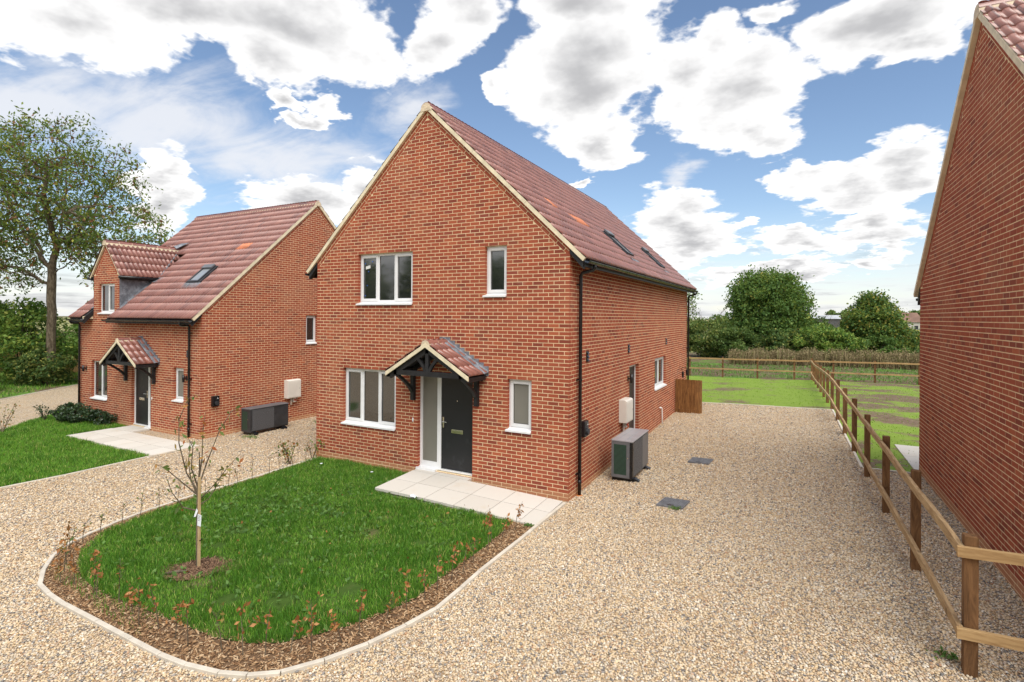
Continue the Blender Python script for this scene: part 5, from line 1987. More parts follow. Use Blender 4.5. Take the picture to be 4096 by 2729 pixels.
# tall dead weeds in front of the hedge
n = 20000
wx = rng.uniform(-1.5, 17, n)
wy = rng.uniform(41.0, 46.5, n)
k = rng.random(n) < np.clip(0.25 + 0.75 * np.sin(wx * 1.3 + np.sin(wy)) ** 2, 0, 1)
wx, wy = wx[k], wy[k]
n = len(wx)
wz = gz(wx, wy) - 0.05
hh = rng.uniform(0.35, 1.35, n) * (0.8 + 0.12 * np.sin(wx * 2.9) + 0.1 * np.sin(wx * 7.3 + wy))
ang = rng.uniform(0, np.pi, n)
lx, ly = rng.normal(0, 0.16, n), rng.normal(0, 0.16, n)
wd_ = 0.022
V = np.stack([np.stack([wx - np.cos(ang) * wd_, wy - np.sin(ang) * wd_, wz], 1), np.stack([wx + np.cos(ang) * wd_, wy + np.sin(ang) * wd_, wz], 1),
              np.stack([wx + lx * hh + np.cos(ang) * wd_, wy + ly * hh + np.sin(ang) * wd_, wz + hh], 1), np.stack([wx + lx * hh - np.cos(ang) * wd_, wy + ly * hh - np.sin(ang) * wd_, wz + hh], 1)], 1).reshape(-1, 3)
r0 = np.repeat(rng.random(n), 4)
P = np.stack([wx + lx * hh, wy + ly * hh, wz + hh], 1)
P = np.concatenate([P + rng.normal(size=P.shape) * 0.10, P + rng.normal(size=P.shape) * [0.1, 0.1, 0.25] - [0, 0, 0.3]])
V2, F2, r2 = leaf_mesh('x', P, 0.13, 0.6)
tag(mesh_obj('dead_weeds', np_mesh('dead_weeds', np.concatenate([V, V2]), np.concatenate([np.arange(n * 4).reshape(n, 4), F2 + n * 4]), {'rnd': np.concatenate([r0, r2])}), DRYGRASS),
    'tall brown dead weeds in front of the hedge', kind='stuff')

# undergrowth and hedge left behind the left house
UG = -0.3
bush('bushy young tree reaching the dormer height left of the left house', (-29.6, 6.3, UG), (2.6, 2.2, 2.7), 13000, 0.19, BRAMBLE, nl=80, lr=0.26, stems=10)
bush('leafy elder shrub in front of the black barn', (-33.5, 3.6, UG), (2.6, 2.2, 2.5), 12000, 0.19, BRAMBLE, nl=80, lr=0.26, stems=10)
bush('ivy mound leaning on the pale board fence', (-31.4, 3.8, UG), (1.7, 1.4, 1.25), 7500, 0.15, HAW, nl=60, lr=0.28)
bush('low bramble at the left edge of the picture before the board fence', (-31.0, 0.9, UG), (1.8, 1.2, 0.75), 6000, 0.14, BRAMBLE, nl=50, lr=0.3)
bush('shadowy hedge with thin upright stems next to the left house wall', (-30.4, 8.4, UG), (2.2, 1.8, 2.0), 10000, 0.17, HAW, nl=70, lr=0.28, stems=14)
bush('loose yellowing shrub above the return roof of the left house', (-33.0, 10.0, UG), (2.4, 2.0, 2.9), 9000, 0.2, ASHLEAF, nl=70, lr=0.28)
bush('green shrub at the left edge under the ash boughs', (-37.5, 2.0, UG), (2.4, 2.0, 2.3), 9000, 0.2, BRAMBLE, nl=70, lr=0.28)

# pale close-board fence
tf = thing('board_fence', 'pale orange close-board timber fence at the far left', 'fence', (-38.6, 5.3, -0.3))
a, b = Vector((-41.5, 1.0, -0.3)), Vector((-36.4, 8.9, -0.3))
nb = 64
d = (b - a) / nb
q = Vector((-d.y, d.x, 0)).normalized()
for i in range(nb):
    p = a + d * i
    e = p + d * 1.12
    o_ = q * (0.006 if i % 2 else -0.006)
    mb = MB()
    vs_ = [(v.x, v.y, v.z + z) for z in (0.0, 1.62) for v in (p + o_, e + o_, e + o_ + q * 0.014, p + o_ + q * 0.014)]
    mb.add(vs_, [(0, 1, 5, 4), (1, 2, 6, 5), (2, 3, 7, 6), (3, 0, 4, 7), (4, 5, 6, 7)], rnd1()).obj('board', PALEW, tf)

# black barn beyond it
bn = thing('barn', 'black weatherboarded barn with old red tiled roof behind the trees at far left', 'barn', (-53, 8, -0.4))
BA = Fr((-47.3, 3.2, -0.4), Vector((0.13, 0.99, 0)).normalized(), Vector((0.99, -0.13, 0)).normalized())
def bq(u, n_, z):
    return BA(u, n_, z)
for k in range(16):
    z = k * 0.19
    MB().prism(Fr(BA(0, -0.03 - 0.0, z), BA.U, BA.N), [(0, 0), (5.2, 0), (5.2, 0.19), (0, 0.19)], 0.0, 0.03 - 0.0).obj('weatherboard', BARNBOARD, bn) if k < 16 else None
gbl = MB()
gbl.prism(BA, [(0, 0), (5.2, 0), (5.2, 3.1), (2.6, 5.9), (0, 3.1)], -9.0, -0.035)
gbl.obj('walls', BARNBOARD, bn)
for k in range(14):
    z = 3.05 + k * 0.2
    hw = 2.6 * (1 - (z - 3.05) / 2.85)
    if hw > 0.15:
        MB().prism(BA, [(2.6 - hw, z), (2.6 + hw, z), (2.6 + hw - 0.18, z + 0.2), (2.6 - hw + 0.18, z + 0.2)], -0.03, 0.004 + 0.001 * k).obj('weatherboard', BARNBOARD, bn)
rp = MB()
for sg in (0, 1):
    for i in range(16):
        for j in range(44):
            t0, t1 = i / 16, (i + 1.25) / 16
            n0 = 0.25 - j * 0.21
            def pt(t, n_, lift):
                u = (-0.3 + 2.9 * t) if sg == 0 else (5.5 - 2.9 * t)
                return BA(u, n_, 2.82 + 3.16 * t + lift)
            l = random.uniform(0.0, 0.03)
            rp.add([pt(t0, n0, 0.07 + l), pt(t0, n0 - 0.2, 0.07 + l), pt(min(t1, 1.02), n0 - 0.2, 0.03), pt(min(t1, 1.02), n0, 0.03)], [(0, 1, 2, 3)], rnd1())
tag(rp.obj('old_tiles', OLDTILE, bn), kind='stuff')
MB().tube([BA(2.6, 0.3, 6.0), BA(2.6, -9.0, 6.0)], 0.13, 8).obj('ridge_tiles', OLDTILE, bn)
for sg in (0, 1):
    MB().beam(BA(-0.3 if sg == 0 else 5.5, 0.24, 2.8), BA(2.6, 0.24, 5.95), 0.04, 0.16).obj('barge_board', BARNBOARD, bn)

# far buildings across the fields
fh = thing('farmhouse', 'distant white farmhouse with brown roof across the pale field at right', 'farmhouse', (43, 268, -1.8))
QF = Fr((33, 262, -1.9), (1, 0, 0), (0, -1, 0))
MB().box(QF, 0, 17, -8, 0, 0, 4.4).obj('wall', RENDERW, fh)
MB().add([QF(-0.5, 0.6, 4.3), QF(17.5, 0.6, 4.3), QF(15.5, -4, 8.2), QF(2, -4, 8.2), QF(-0.5, -8.6, 4.3), QF(17.5, -8.6, 4.3)], [(0, 1, 2, 3), (1, 5, 2), (4, 0, 3), (5, 4, 3, 2)], 0.2).obj('roof', plain('brown_roof', (0.20, 0.12, 0.09), 0.9, 0.2, 0.4), fh)
for u in (2, 6, 10, 14):
    MB().box(QF, u, u + 1.3, -0.02, 0.03, 1.3, 2.8).obj('window', DARKMETAL, fh)
MB().box(QF, 17.6, 31, -8, -1, 0, 3.0).obj('barn_wing', plain('grey_shed', (0.22, 0.23, 0.25), 0.8, 0.1, 0.4), fh)
fb_ = thing('farm_shed', 'distant grey roofed shed above the hedge right of the maple', 'shed', (15, 285, -1.8))
QS = Fr((7, 282, -1.9), (1, 0, 0), (0, -1, 0))
MB().box(QS, 0, 15, -8, 0, 0, 5.6).obj('wall', plain('shed_wall', (0.10, 0.10, 0.11), 0.8, 0.1, 0.4), fb_)
MB().add([QS(-0.5, 0.6, 5.4), QS(15.5, 0.6, 5.4), QS(15.5, -4, 7.2), QS(-0.5, -4, 7.2), QS(-0.5, -8.6, 5.4), QS(15.5, -8.6, 5.4)], [(0, 1, 2, 3), (3, 2, 5, 4), (0, 3, 4), (1, 5, 2)]).obj('roof', plain('shed_roof', (0.42, 0.44, 0.47), 0.6, 0.1, 0.4), fb_)
for i, (x, y, r_, h_, lb) in enumerate(((22, 292, 7, 5.5, 'distant round tree beside the grey roofed shed'), (2, 300, 9, 4.5, 'distant hedgerow tree seen left of the grey roofed shed'), (31, 284, 5, 4.5, 'distant dark tree left of the white farmhouse'),
                                        (55, 300, 10, 5.5, 'distant wooded clump behind the white farmhouse'), (-24, 290, 12, 4.5, 'distant hedgerow clump behind the middle house corner'), (36, 250, 4, 1.6, 'distant low hedge before the white farmhouse'))):
    bush(lb, (x, y, -2.1), (r_, 4, h_), 2600, 1.3, HAW, cat='tree', name='distant_tree', nl=40, lr=0.42, stems=3)

# trees behind the viewer, seen only mirrored in the windows
bt = []
for i, (x, y, sc_) in enumerate(((-36, -31, 0.8), (-29, -35, 0.9), (-21, -34, 0.78), (-13.5, -36, 0.85), (-6, -35, 0.75), (2, -37, 0.8), (-42, -24, 0.85), (10, -36, 0.75))):
    if i == 0:
        t = tree_thing('roadside tree across the lane behind the viewer, mirrored in the windows', (0, 0, 0), 2.5, [((0, 0, 6.5), (4.2, 4.2, 5.2), 1.0), ((0, 0, 2.2), (4.4, 3.0, 2.0), 0.4)], 260, 16000, 0.42, HAW, name='roadside_tree', spread=0.6, step=0.9, group='trees behind the viewer')
        first = t
    else:
        t = first.copy()
        COL.objects.link(t)
        for ch in list(first.children):
            c = ch.copy()
            COL.objects.link(c)
            c.parent = t
            c.matrix_parent_inverse = Matrix.Identity(4)
    t.location = (x, y, -0.3)
    t['label'] = ('roadside tree behind the viewer, %s of the row counted from the left' % ['second', 'third', 'fourth', 'fifth', 'sixth', 'seventh', 'first', 'eighth'][i])
    t.rotation_euler = (0, 0, i * 1.3)
    t.scale = (sc_, sc_, sc_)


# ------------------------------------------------------------------ young staked tree on the lawn
sx_, sy_ = -3.5, -4.95
sz_ = gf(sx_, sy_) + 0.03
sp = thing('sapling', 'slender young tree tied to a stake in the front lawn', 'young tree', (sx_, sy_, sz_))
S_ = lambda dx, dy, z: (sx_ + dx, sy_ + dy, sz_ + z)
rt = Vector((0.8824, 0.4705, 0))       # across the picture
def across(t, z, dpt=0.0):
    return (sx_ + rt.x * t - rt.y * dpt, sy_ + rt.y * t + rt.x * dpt, sz_ + z)
mb = MB()
mb.tube([across(0, -0.05), across(-0.005, 0.5), across(0.0, 1.08), across(0.02, 1.35), across(0.015, 1.6)], [0.022, 0.019, 0.017, 0.011, 0.006], 8)
tw = [((0.0, 1.05), (-0.16, 1.30), (-0.27, 1.72), (-0.27, 2.05), (-0.14, 2.34), (0.02, 2.38)), ((0.0, 1.1), (0.08, 1.45), (0.20, 1.85), (0.33, 2.12), (0.46, 2.20)),
      ((0.0, 1.0), (-0.2, 1.22), (-0.36, 1.42), (-0.46, 1.50)), ((0.0, 1.12), (0.05, 1.5), (0.06, 1.9), (0.09, 2.14)), ((0.0, 0.92), (0.16, 1.1), (0.34, 1.36), (0.47, 1.52)),
      ((0.0, 0.78), (-0.16, 0.86), (-0.27, 1.1), (-0.29, 1.34)), ((0.0, 0.98), (-0.1, 1.2), (-0.14, 1.45), (-0.12, 1.75)), ((0.0, 0.85), (0.1, 0.92), (0.2, 1.12), (0.22, 1.32)), ((0, 1.1), (-0.05, 1.4), (0.02, 1.7), (0.0, 1.85))]
LP = []
for i, br in enumerate(tw):
    pts = [across(t, z, 0.09 * math.sin(i * 2.1) * k) for k, (t, z) in enumerate(br)]
    mb.tube(pts, [0.011 - 0.0085 * k / (len(pts) - 1) for k in range(len(pts))], 5)
    for k in range(1, len(pts)):
        a, b = Vector(pts[k - 1]), Vector(pts[k])
        for _ in range(5 if k > 1 else 2):
            LP.append(tuple(a.lerp(b, random.random()) + Vector((random.gauss(0, .03), random.gauss(0, .03), random.gauss(-.02, .03)))))
mb.obj('trunk', BARK, sp)
leaves('leaves', np.array(LP), 0.095, BEECHG, sp, 0.42, 0.8)
MB().beam(across(0.03, -0.1, -0.02), across(0.03, 1.25, -0.02), 0.028, 0.028, up=(0, 1, 0)).obj('stake', STAKEW, sp)
MB().tube([across(-0.03, 0.38), across(0.05, 0.385, -0.035), across(0.05, 0.385, 0.03), across(-0.03, 0.38)], 0.006, 5).obj('tie', BLACKPL, sp)
tg_ = MB()
tg_.add([across(0.02, 0.60, -0.05), across(0.075, 0.585, -0.06), across(0.085, 0.745, -0.06), across(0.025, 0.76, -0.05)], [(0, 1, 2, 3)])
tg_.add([across(-0.035, 0.71, -0.04), across(0.0, 0.72, -0.05), across(0.025, 0.80, -0.04), across(0.0, 0.83, -0.035)], [(0, 1, 2, 3)])
tgo = tg_.obj('nursery_tag', LITTER, sp)
pr_ = MB()
for k in range(4):
    pr_.add([across(0.034, 0.735 - 0.02 * k, -0.0585), across(0.07 - 0.008 * (k % 2), 0.728 - 0.02 * k, -0.0635), across(0.07 - 0.008 * (k % 2), 0.732 - 0.02 * k, -0.0635), across(0.034, 0.739 - 0.02 * k, -0.0585)], [(0, 1, 2, 3)])
pr_.obj('tag_print', DARKMETAL, tgo)

# ------------------------------------------------------------------ hedging whips along the kerb
KP = [Vector((x, y, 0)) for x, y in KERB]
def along(dist):
    for i in range(1, len(KP)):
        L = (KP[i] - KP[i - 1]).length
        if dist <= L:
            p = KP[i - 1].lerp(KP[i], dist / L)
            d = (KP[i] - KP[i - 1]).normalized()
            return p, Vector((d.y, -d.x, 0))
        dist -= L
    return KP[-1], Vector((1, 0, 0))
tot = sum((KP[i] - KP[i - 1]).length for i in range(1, len(KP)))
ORD = ['first', 'second', 'third', 'fourth', 'fifth', 'sixth', 'seventh', 'eighth', 'ninth', 'tenth', 'eleventh', 'twelfth', 'thirteenth', 'fourteenth', 'fifteenth', 'sixteenth', 'seventeenth', 'eighteenth', 'nineteenth', 'twentieth']
cen = Vector((-3.3, -3.3, 0))
secs = [('copper-leaved hedging whip, {} from the paving along the drive-side kerb', 1.55, 5.3, 13, BEECH), ('copper-leaved hedging whip, {} from the right round the front curve of the kerb', 5.5, 11.0, 18, BEECH),
        ('thin hedging whip, {} from the front corner along the left-hand kerb', 11.3, tot - 0.5, 16, BEECHG)]
for lab, d0, d1, cnt, lm in secs:
    for i in range(cnt):
        dd = d0 + (d1 - d0) * (i + random.uniform(-0.25, 0.25)) / (cnt - 1)
        p, nrm = along(dd)
        if (cen - p).dot(nrm) < 0:
            nrm = -nrm
        p = p + nrm * random.uniform(0.16, 0.36 if lm is BEECH else 0.2)
        z = gf(p.x, p.y) + 0.015
        t = thing('hedging_whip', lab.format(ORD[i]), 'hedge plant', (p.x, p.y, z), group='hedging whips along the lawn kerb')
        H = random.uniform(0.30, 0.58) * (1.0 if lm is BEECH else 1.05)
        lx_, ly_ = random.gauss(0, 0.05), random.gauss(0, 0.05)
        P0 = Vector((p.x, p.y, z))
        st = [P0, P0 + Vector((lx_ * 0.3, ly_ * 0.3, H * 0.5)), P0 + Vector((lx_, ly_, H))]
        mb = MB().tube(st, [0.006, 0.0045, 0.002], 5)
        pts = []
        for k in range(random.randint(3, 6)):
            f = random.uniform(0.35, 0.9)
            a = P0 + Vector((lx_ * f, ly_ * f, H * f))
            e = a + Vector((random.gauss(0, .06), random.gauss(0, .06), random.uniform(.03, .10)))
            mb.tube([a, e], [0.003, 0.0015], 3)
            pts += [a.lerp(e, random.uniform(.3, 1.1)) for _ in range(3)]
        pts += [st[1].lerp(st[2], random.uniform(0, 1.05)) for _ in range(random.randint(4, 9))]
        mb.obj('stem', BARK, t)
        if lm is BEECHG:
            pts = pts[::2]
        P = np.array([list(v) for v in pts]) + rng.normal(size=(len(pts), 3)) * 0.018
        leaves('leaves', P, 0.062 if lm is BEECH else 0.05, lm if i % 6 != 4 else BEECHG, t, 0.5, 0.4)

# ------------------------------------------------------------------ shrubs by the left house
bush('low dark evergreen shrub under the left window of the left house', (-18.2, -0.35, -0.22), (1.05, 0.5, 0.34), 4200, 0.085, LAUREL, nl=50, lr=0.42, aspect=0.5)
bush('second low evergreen shrub nearest the door of the left house', (-16.75, -0.1, -0.22), (0.6, 0.32, 0.28), 2000, 0.085, LAUREL, nl=30, lr=0.45, aspect=0.5)
def sprig(label, x, y, h, n):
    z = gf(x, y)
    t = thing('young_shrub', label, 'shrub', (x, y, z))
    mb = MB()
    pts = []
    for i in range(n):
        a = random.uniform(0, 6.28)
        e = Vector((x + math.cos(a) * h * 0.35, y + math.sin(a) * h * 0.35, z + h * random.uniform(.6, 1)))
        b0 = Vector((x, y, z))
        mb.tube([b0, b0.lerp(e, .5) + Vector((0, 0, .06)), e], [0.012, 0.008, 0.003], 4)
        pts += [tuple(b0.lerp(e, random.uniform(.35, 1.05)) + Vector((random.gauss(0, .05), random.gauss(0, .05), random.gauss(0, .05)))) for _ in range(16)]
    mb.obj('stem', BARK, t)
    leaves('leaves', np.array(pts), 0.085, LAUREL if n > 6 else BEECHG, t, 0.5, 0.3)
sprig('thin leafy shrub on the left lawn edge at the picture edge', -18.0, -2.25, 0.95, 6)
sprig('small bushy shrub on the left lawn edge nearer the left house', -19.3, -0.7, 0.62, 8)
sprig('small green shrub at the kerb by the left corner of the middle house', -6.78, -0.75, 0.55, 6)
sprig('weedy seedling growing against the left corner of the middle house', -6.62, -0.22, 0.5, 3)


# ------------------------------------------------------------------ grass
def blades(name, poly, dens, h, wid, mat, dz, patch=0.55, seed=0, label=None, bare=None, lean=0.55):
    xs_, ys_ = [p[0] for p in poly], [p[1] for p in poly]
    A_ = (max(xs_) - min(xs_)) * (max(ys_) - min(ys_))
    n = int(A_ * dens)
    x = rng.uniform(min(xs_), max(xs_), n)
    y = rng.uniform(min(ys_), max(ys_), n)
    k = in_poly(x, y, poly)
    x, y = x[k], y[k]
    # clumps: smooth pseudo noise for height and bare places
    f = (np.sin(x * 2.1 + seed) * np.cos(y * 2.6 - seed) + 0.7 * np.sin(x * 5.3 + y * 3.1) + 0.6 * np.cos(y * 6.7 - x * 2.2 + seed) + 0.45 * np.sin(x * 13.1 - y * 9.7) + 0.4 * np.sin(y * 17.3 + x * 11.9)) / 3.1
    keep = rng.random(len(x)) < np.clip(0.92 + f * 0.5, 0.3, 1)
    if bare is not None:
        for bx, by, br in bare:
            keep &= (np.hypot(x - bx, y - by) > br * (0.7 + 0.6 * rng.random(len(x))))
    x, y, f = x[keep], y[keep], f[keep]
    n = len(x)
    z = gz(x, y) + dz
    H = h * (0.75 + 0.45 * f) * rng.uniform(0.55, 1.35, n)
    a = rng.uniform(0, 2 * np.pi, n)
    wa = rng.uniform(0, np.pi, n)
    ln = rng.uniform(0.1, lean, n) * H * 1.3
    dx, dy = np.cos(a) * ln, np.sin(a) * ln
    wx_, wy_ = np.cos(wa) * wid / 2, np.sin(wa) * wid / 2
    b0 = np.stack([x - wx_, y - wy_, z], 1)
    b1 = np.stack([x + wx_, y + wy_, z], 1)
    m1_ = np.stack([x + dx * 0.35 + wx_ * 0.8, y + dy * 0.35 + wy_ * 0.8, z + H * 0.6], 1)
    m0_ = np.stack([x + dx * 0.35 - wx_ * 0.8, y + dy * 0.35 - wy_ * 0.8, z + H * 0.6], 1)
    tp = np.stack([x + dx, y + dy, z + H], 1)
    V = np.stack([b0, b1, m1_, m0_, tp], 1).reshape(-1, 3)
    i5 = np.arange(n) * 5
    F = np.concatenate([np.stack([i5, i5 + 1, i5 + 2], 1), np.stack([i5, i5 + 2, i5 + 3], 1), np.stack([i5 + 3, i5 + 2, i5 + 4], 1)])
    yel = np.clip(0.42 + 0.33 * f + rng.normal(0, 0.2, n), 0, 0.99)
    yel = np.where(rng.random(n) < 0.02, 0.999, np.minimum(yel, 0.95))
    tag(mesh_obj(name, np_mesh(name, V, F, {'rnd': np.repeat(yel, 5)}), mat), label, kind='stuff')


BARE = [(-3.45, -4.98, 0.34), (-2.2, -2.9, 0.14), (-1.25, -2.9, 0.13), (-4.2, -3.9, 0.2), (-2.6, -4.3, 0.12), (-1.7, -5.0, 0.22), (-1.2, -4.4, 0.16), (-3.9, -4.4, 0.13), (-2.3, -5.3, 0.15)]
blades('grass', LAWN, 5200, 0.085, 0.0065, GRASS, 0.028, seed=1, label='lush green grass of the front lawn', bare=BARE)
blades('grass', LAWN2, 2100, 0.10, 0.010, GRASS, 0.018, seed=4, label='green grass of the lawn before the left house')
blades('bed_grass', [(-5.3, -6.0), (-2.5, -6.22), (-2.5, -5.85), (-4.1, -5.9), (-5.2, -5.6)], 900, 0.08, 0.006, GRASS, 0.01, seed=7, label='stray grass in the front planting bed')
blades('rough_grass', [(-36, -6), (-27, 0.2), (-31, 5.6), (-33.6, 9.2), (-38, 8), (-40, -4)], 160, 0.16, 0.02, GRASS, 0.0, seed=3, label='rough grass verge at the far left')
blades('young_grass', [(-1, 12.7), (4.9, 12.6), (5.1, 4.5), (7.5, 4.5), (12, 12), (12, 27), (-8, 27)], 45, 0.04, 0.018, NEWGRASS, 0.0, seed=9, label='thin bright young grass of the back lawn', lean=0.9)
blades('weeds', [(-12, 28.6), (20, 28.6), (20, 40.5), (-12, 40.5)], 24, 0.16, 0.05, WEED, -0.08, seed=5, label='patchy weeds on the soil beyond the back fence', lean=0.9)

# broad-leaved weeds in the lawn
n = 900
wx = np.concatenate([rng.normal(-4.3, 0.9, n // 2), rng.uniform(-6.2, -0.8, n // 2)])
wy = np.concatenate([rng.normal(-2.9, 0.6, n // 2), rng.uniform(-5.5, -0.6, n // 2)])
k = in_poly(wx, wy, LAWN)
c = np.stack([wx[k], wy[k], gz(wx[k], wy[k]) + 0.075], 1)
P = np.repeat(c, 3, 0) + rng.normal(size=(len(c) * 3, 3)) * [0.035, 0.035, 0.015]
V, F, r = leaf_mesh('x', P, 0.075, 0.55, up=np.array([0, 0, 0.1]))
tag(mesh_obj('lawn_weeds', np_mesh('lawn_weeds', V, F, {'rnd': r}), WEED), 'broad leaved weeds scattered through the front lawn', kind='stuff')
# fallen leaves
fx, fy = rng.uniform(-6, -0.4, 70), rng.uniform(-6.1, -0.8, 70)
fl_ = np.stack([fx, fy, gz(fx, fy) + 0.08], 1)
V, F, r = leaf_mesh('x', fl_, 0.055, 0.55)
tag(mesh_obj('fallen_leaves', np_mesh('fallen_leaves', V, F, {'rnd': r}), BEECH), 'brown fallen leaves on the front lawn', kind='stuff')


def chips(name, poly, n, size, mat, label, dz=0.02, hole=None):
    xs_, ys_ = [p[0] for p in poly], [p[1] for p in poly]
    x = rng.uniform(min(xs_), max(xs_), n)
    y = rng.uniform(min(ys_), max(ys_), n)
    k = in_poly(x, y, poly)
    if hole is not None:
        k &= ~in_poly(x, y, hole)
    x, y = x[k], y[k]
    n = len(x)
    P = np.stack([x, y, gz(x, y) + dz + rng.uniform(0, 0.018, n)], 1)
    a = rng.uniform(0, 2 * np.pi, n)
    d = np.stack([np.cos(a), np.sin(a), rng.normal(0, 0.35, n)], 1)
    s_ = np.stack([-np.sin(a), np.cos(a), rng.normal(0, 0.3, n)], 1)
    nn = np.cross(d, s_)
    L = size * rng.uniform(0.5, 1.5, n)[:, None]
    W_ = L * rng.uniform(0.2, 0.45, n)[:, None]
    T_ = 0.004
    V = np.stack([P - d * L / 2 - s_ * W_ / 2, P + d * L / 2 - s_ * W_ / 3, P + d * L / 2 + s_ * W_ / 2, P - d * L / 2 + s_ * W_ / 3,
                  P - d * L / 2 - s_ * W_ / 2 - nn * T_, P + d * L / 2 - s_ * W_ / 3 - nn * T_, P + d * L / 2 + s_ * W_ / 2 - nn * T_, P - d * L / 2 + s_ * W_ / 3 - nn * T_], 1).reshape(-1, 3)
    i8 = np.arange(n)[:, None] * 8
    F = np.concatenate([i8 + np.array(f) for f in ((0, 1, 2, 3), (0, 4, 5, 1), (1, 5, 6, 2), (2, 6, 7, 3), (3, 7, 4, 0))])
    tag(mesh_obj(name, np_mesh(name, V, F, {'rnd': np.repeat(rng.random(n), 8)}), mat), label, kind='stuff')


chips('wood_chips', BED, 62000, 0.034, MULCH, 'tan wood chips in the bed between kerb and lawn', hole=[(x * 0.985 - 0.04, y * 0.985 - 0.03) for x, y in LAWN])
ring = [(-3.42 + 0.46 * math.cos(t) * 1.0 + 0.08 * math.sin(3 * t), -4.98 + 0.34 * math.sin(t) + 0.16 * math.cos(t)) for t in np.linspace(0, 2 * math.pi, 24)[:-1]]
chips('bark_mulch', ring, 5200, 0.035, BARKCHIP, 'dark bark mulch round the young tree', dz=0.04)
# rotting stick and scraps
t = tag(MB().tube([(-3.62, -5.32, 0.05), (-3.50, -5.2, 0.06), (-3.42, -5.14, 0.055)], [0.018, 0.02, 0.016], 7).obj('log', BARK), 'short dark stick lying on the bark mulch', 'stick')
def scrap(label, x, y, s, mat, z=0.1):
    mb = MB()
    nn = 5
    vs_ = [(x + (i / (nn - 1) - .5) * s * random.uniform(.7, 1.3), y + (j / (nn - 1) - .5) * s * random.uniform(.7, 1.3), gf(x, y) + z + random.uniform(0, s * 0.35)) for j in range(nn) for i in range(nn)]
    mb.add(vs_, [(j * nn + i, j * nn + i + 1, (j + 1) * nn + i + 1, (j + 1) * nn + i) for j in range(nn - 1) for i in range(nn - 1)])
    tag(mb.obj('litter_scrap', mat), label, 'litter')
scrap('crumpled clear plastic scrap on the lawn edge by the paving', -2.55, -1.42, 0.13, LITTER)
scrap('small white scrap in the grass near the house wall', -4.4, -0.55, 0.05, LITTER)
scrap('pale scrap in the grass by the left corner of the middle house', -5.9, -0.6, 0.05, LITTER)

# green weeds growing up through the gravel
def tuft(label, x, y, r_, n):
    a = rng.normal(0, r_ / 2, (n, 2))
    P = np.stack([x + a[:, 0], y + a[:, 1] * 0.7, gz(x, y) + 0.025 + rng.uniform(0, 0.03, n)], 1)
    V, F, r = leaf_mesh('x', P, 0.05, 0.4, up=np.array([0, 0, 0.1]))
    tag(mesh_obj('gravel_weed', np_mesh('gravel_weed', V, F, {'rnd': r}), WEED), label, 'weed')
tuft('small green weed beside the nearest drain cover', 1.92, 0.24, 0.11, 60)
tuft('patch of small weeds on gravel near the left house gable', -10.6, 1.0, 0.3, 120)
tuft('patch of weeds on gravel by the far left house wall', -10.6, 3.6, 0.4, 120)
tuft('grass tuft at the foot of the nearest fence post', 5.05, -3.0, 0.12, 60)
tuft('grass tuft in the paving corner beside the kerb', -0.12, -1.45, 0.1, 70)

# ------------------------------------------------------------------ loose pebbles of the drive
def pebble_mesh():
    bm = bmesh.new()
    bmesh.ops.create_icosphere(bm, subdivisions=1, radius=1.0)
    for v in bm.verts:
        v.co *= 1 + random.uniform(-0.16, 0.16)
    me = bpy.data.meshes.new('pebble')
    bm.to_mesh(me)
    bm.free()
    me.polygons.foreach_set('use_smooth', [True] * len(me.polygons))
    me.materials.append(PEBBLE)
    return me


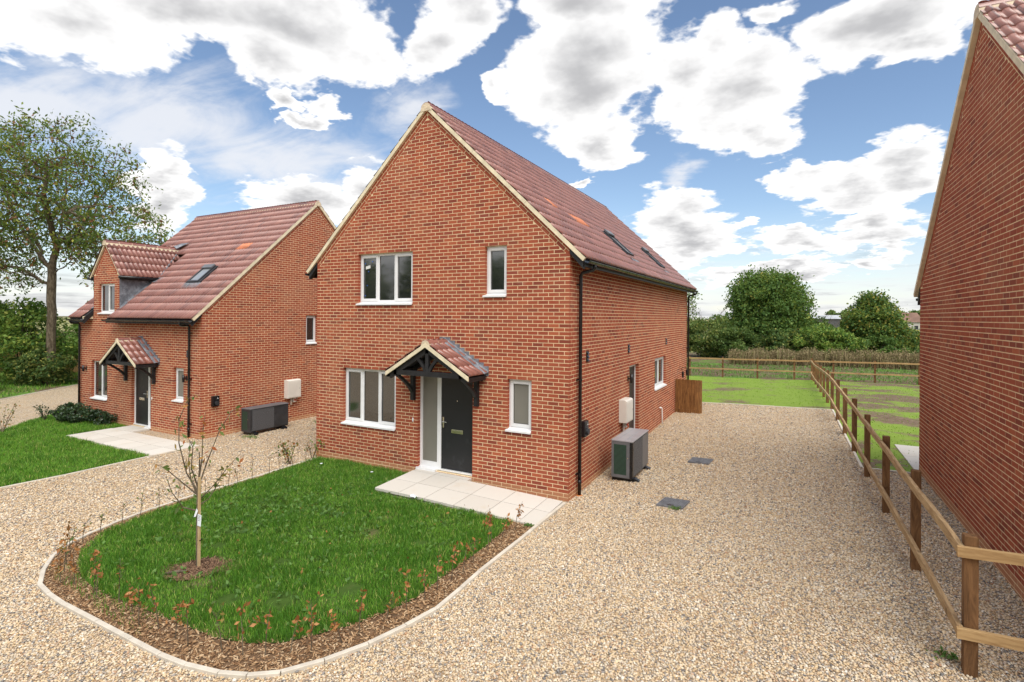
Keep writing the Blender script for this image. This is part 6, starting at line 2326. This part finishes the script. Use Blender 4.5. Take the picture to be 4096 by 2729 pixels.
def pebbles():
    sp_ = 0.0205
    x0, x1, y0, y1 = -13, 9, -10, 13
    xs_ = np.arange(x0, x1, sp_)
    ys_ = np.arange(y0, y1, sp_)
    Xg, Yg = np.meshgrid(xs_, ys_)
    x, y = Xg.ravel(), Yg.ravel()
    d = np.hypot(x - CAM.x, y - CAM.y)
    fwd = (x - CAM.x) * -0.4705 + (y - CAM.y) * 0.8824
    sd__ = (x - CAM.x) * 0.8824 + (y - CAM.y) * 0.4705
    k = (fwd > 3.2) & (np.abs(sd__) < fwd * 1.05 + 0.4)
    p = np.clip(1.25 - (d - 6.0) / 9.0, 0.10, 1.0)
    k &= rng.random(len(x)) < p * 0.9
    x, y, p = x[k], y[k], p[k]
    x = x + rng.uniform(-.5, .5, len(x)) * sp_
    y = y + rng.uniform(-.5, .5, len(y)) * sp_
    kp = [(a, b) for a, b in KERB] + [(-6.7, 0.0), (-6.74, 12.37), (0.0, 12.37), (0.0, -0.02), (-2.16, -0.0), (-2.16, -0.16), (-0.03, -0.16)]
    inside = in_poly(x, y, kp)
    inside |= in_poly(x, y, LAWN2) | ((x < -11.0) & (y > -1.6) & (y < -0.28)) | ((x < -11.87) & (y > 0.24)) | ((x > 6.085) & (y < 4.5) & (y > -3.83))
    inside |= ~in_poly(x, y, DRIVE)
    inside |= (np.abs(x - 1.83) < 0.27) & ((np.abs(y - 0.55) < 0.27) | (np.abs(y - 3.7) < 0.27))
    k = ~inside
    x, y, p = x[k], y[k], p[k]
    n = len(x)
    s0 = rng.uniform(0.0075, 0.0145, n) * np.where(rng.random(n) < 0.06, 1.35, 1.0) * (1 + 0.35 * (1 - p))
    z = gz(x, y) + s0 * 0.35 + rng.uniform(0, 0.006, n)
    me = bpy.data.meshes.new('gravel_stones')
    me.vertices.add(n)
    me.vertices.foreach_set('co', np.stack([x, y, z], 1).astype(np.float32).ravel())
    scl = np.stack([s0 * rng.uniform(0.9, 1.45, n), s0, s0 * rng.uniform(0.5, 0.85, n)], 1)
    rot = np.stack([rng.normal(0, 0.25, n), rng.normal(0, 0.25, n), rng.uniform(0, 6.28, n)], 1)
    for nm, dt in (('scl', scl), ('rot', rot)):
        at = me.attributes.new(nm, 'FLOAT_VECTOR', 'POINT')
        at.data.foreach_set('vector', dt.astype(np.float32).ravel())
    ob = bpy.data.objects.new('gravel_stones', me)
    COL.objects.link(ob)
    tag(ob, 'loose rounded cream and grey pebbles of the gravel drive', kind='stuff')
    src = bpy.data.objects.new('pebble', pebble_mesh())
    ng = bpy.data.node_groups.new('scatter_pebbles', 'GeometryNodeTree')
    ng.interface.new_socket('Geometry', in_out='INPUT', socket_type='NodeSocketGeometry')
    ng.interface.new_socket('Geometry', in_out='OUTPUT', socket_type='NodeSocketGeometry')
    N = ng.nodes
    gi, go = N.new('NodeGroupInput'), N.new('NodeGroupOutput')
    oi = N.new('GeometryNodeObjectInfo')
    oi.inputs['Object'].default_value = src
    iop = N.new('GeometryNodeInstanceOnPoints')
    at1, at2 = N.new('GeometryNodeInputNamedAttribute'), N.new('GeometryNodeInputNamedAttribute')
    at1.data_type = at2.data_type = 'FLOAT_VECTOR'
    at1.inputs['Name'].default_value = 'scl'
    at2.inputs['Name'].default_value = 'rot'
    L = ng.links.new
    L(gi.outputs[0], iop.inputs['Points'])
    L(oi.outputs['Geometry'], iop.inputs['Instance'])
    L(at2.outputs[0], iop.inputs['Rotation'])
    L(at1.outputs[0], iop.inputs['Scale'])
    L(iop.outputs[0], go.inputs[0])
    md_ = ob.modifiers.new('scatter', 'NODES')
    md_.node_group = ng
    print('pebbles', n)


pebbles()
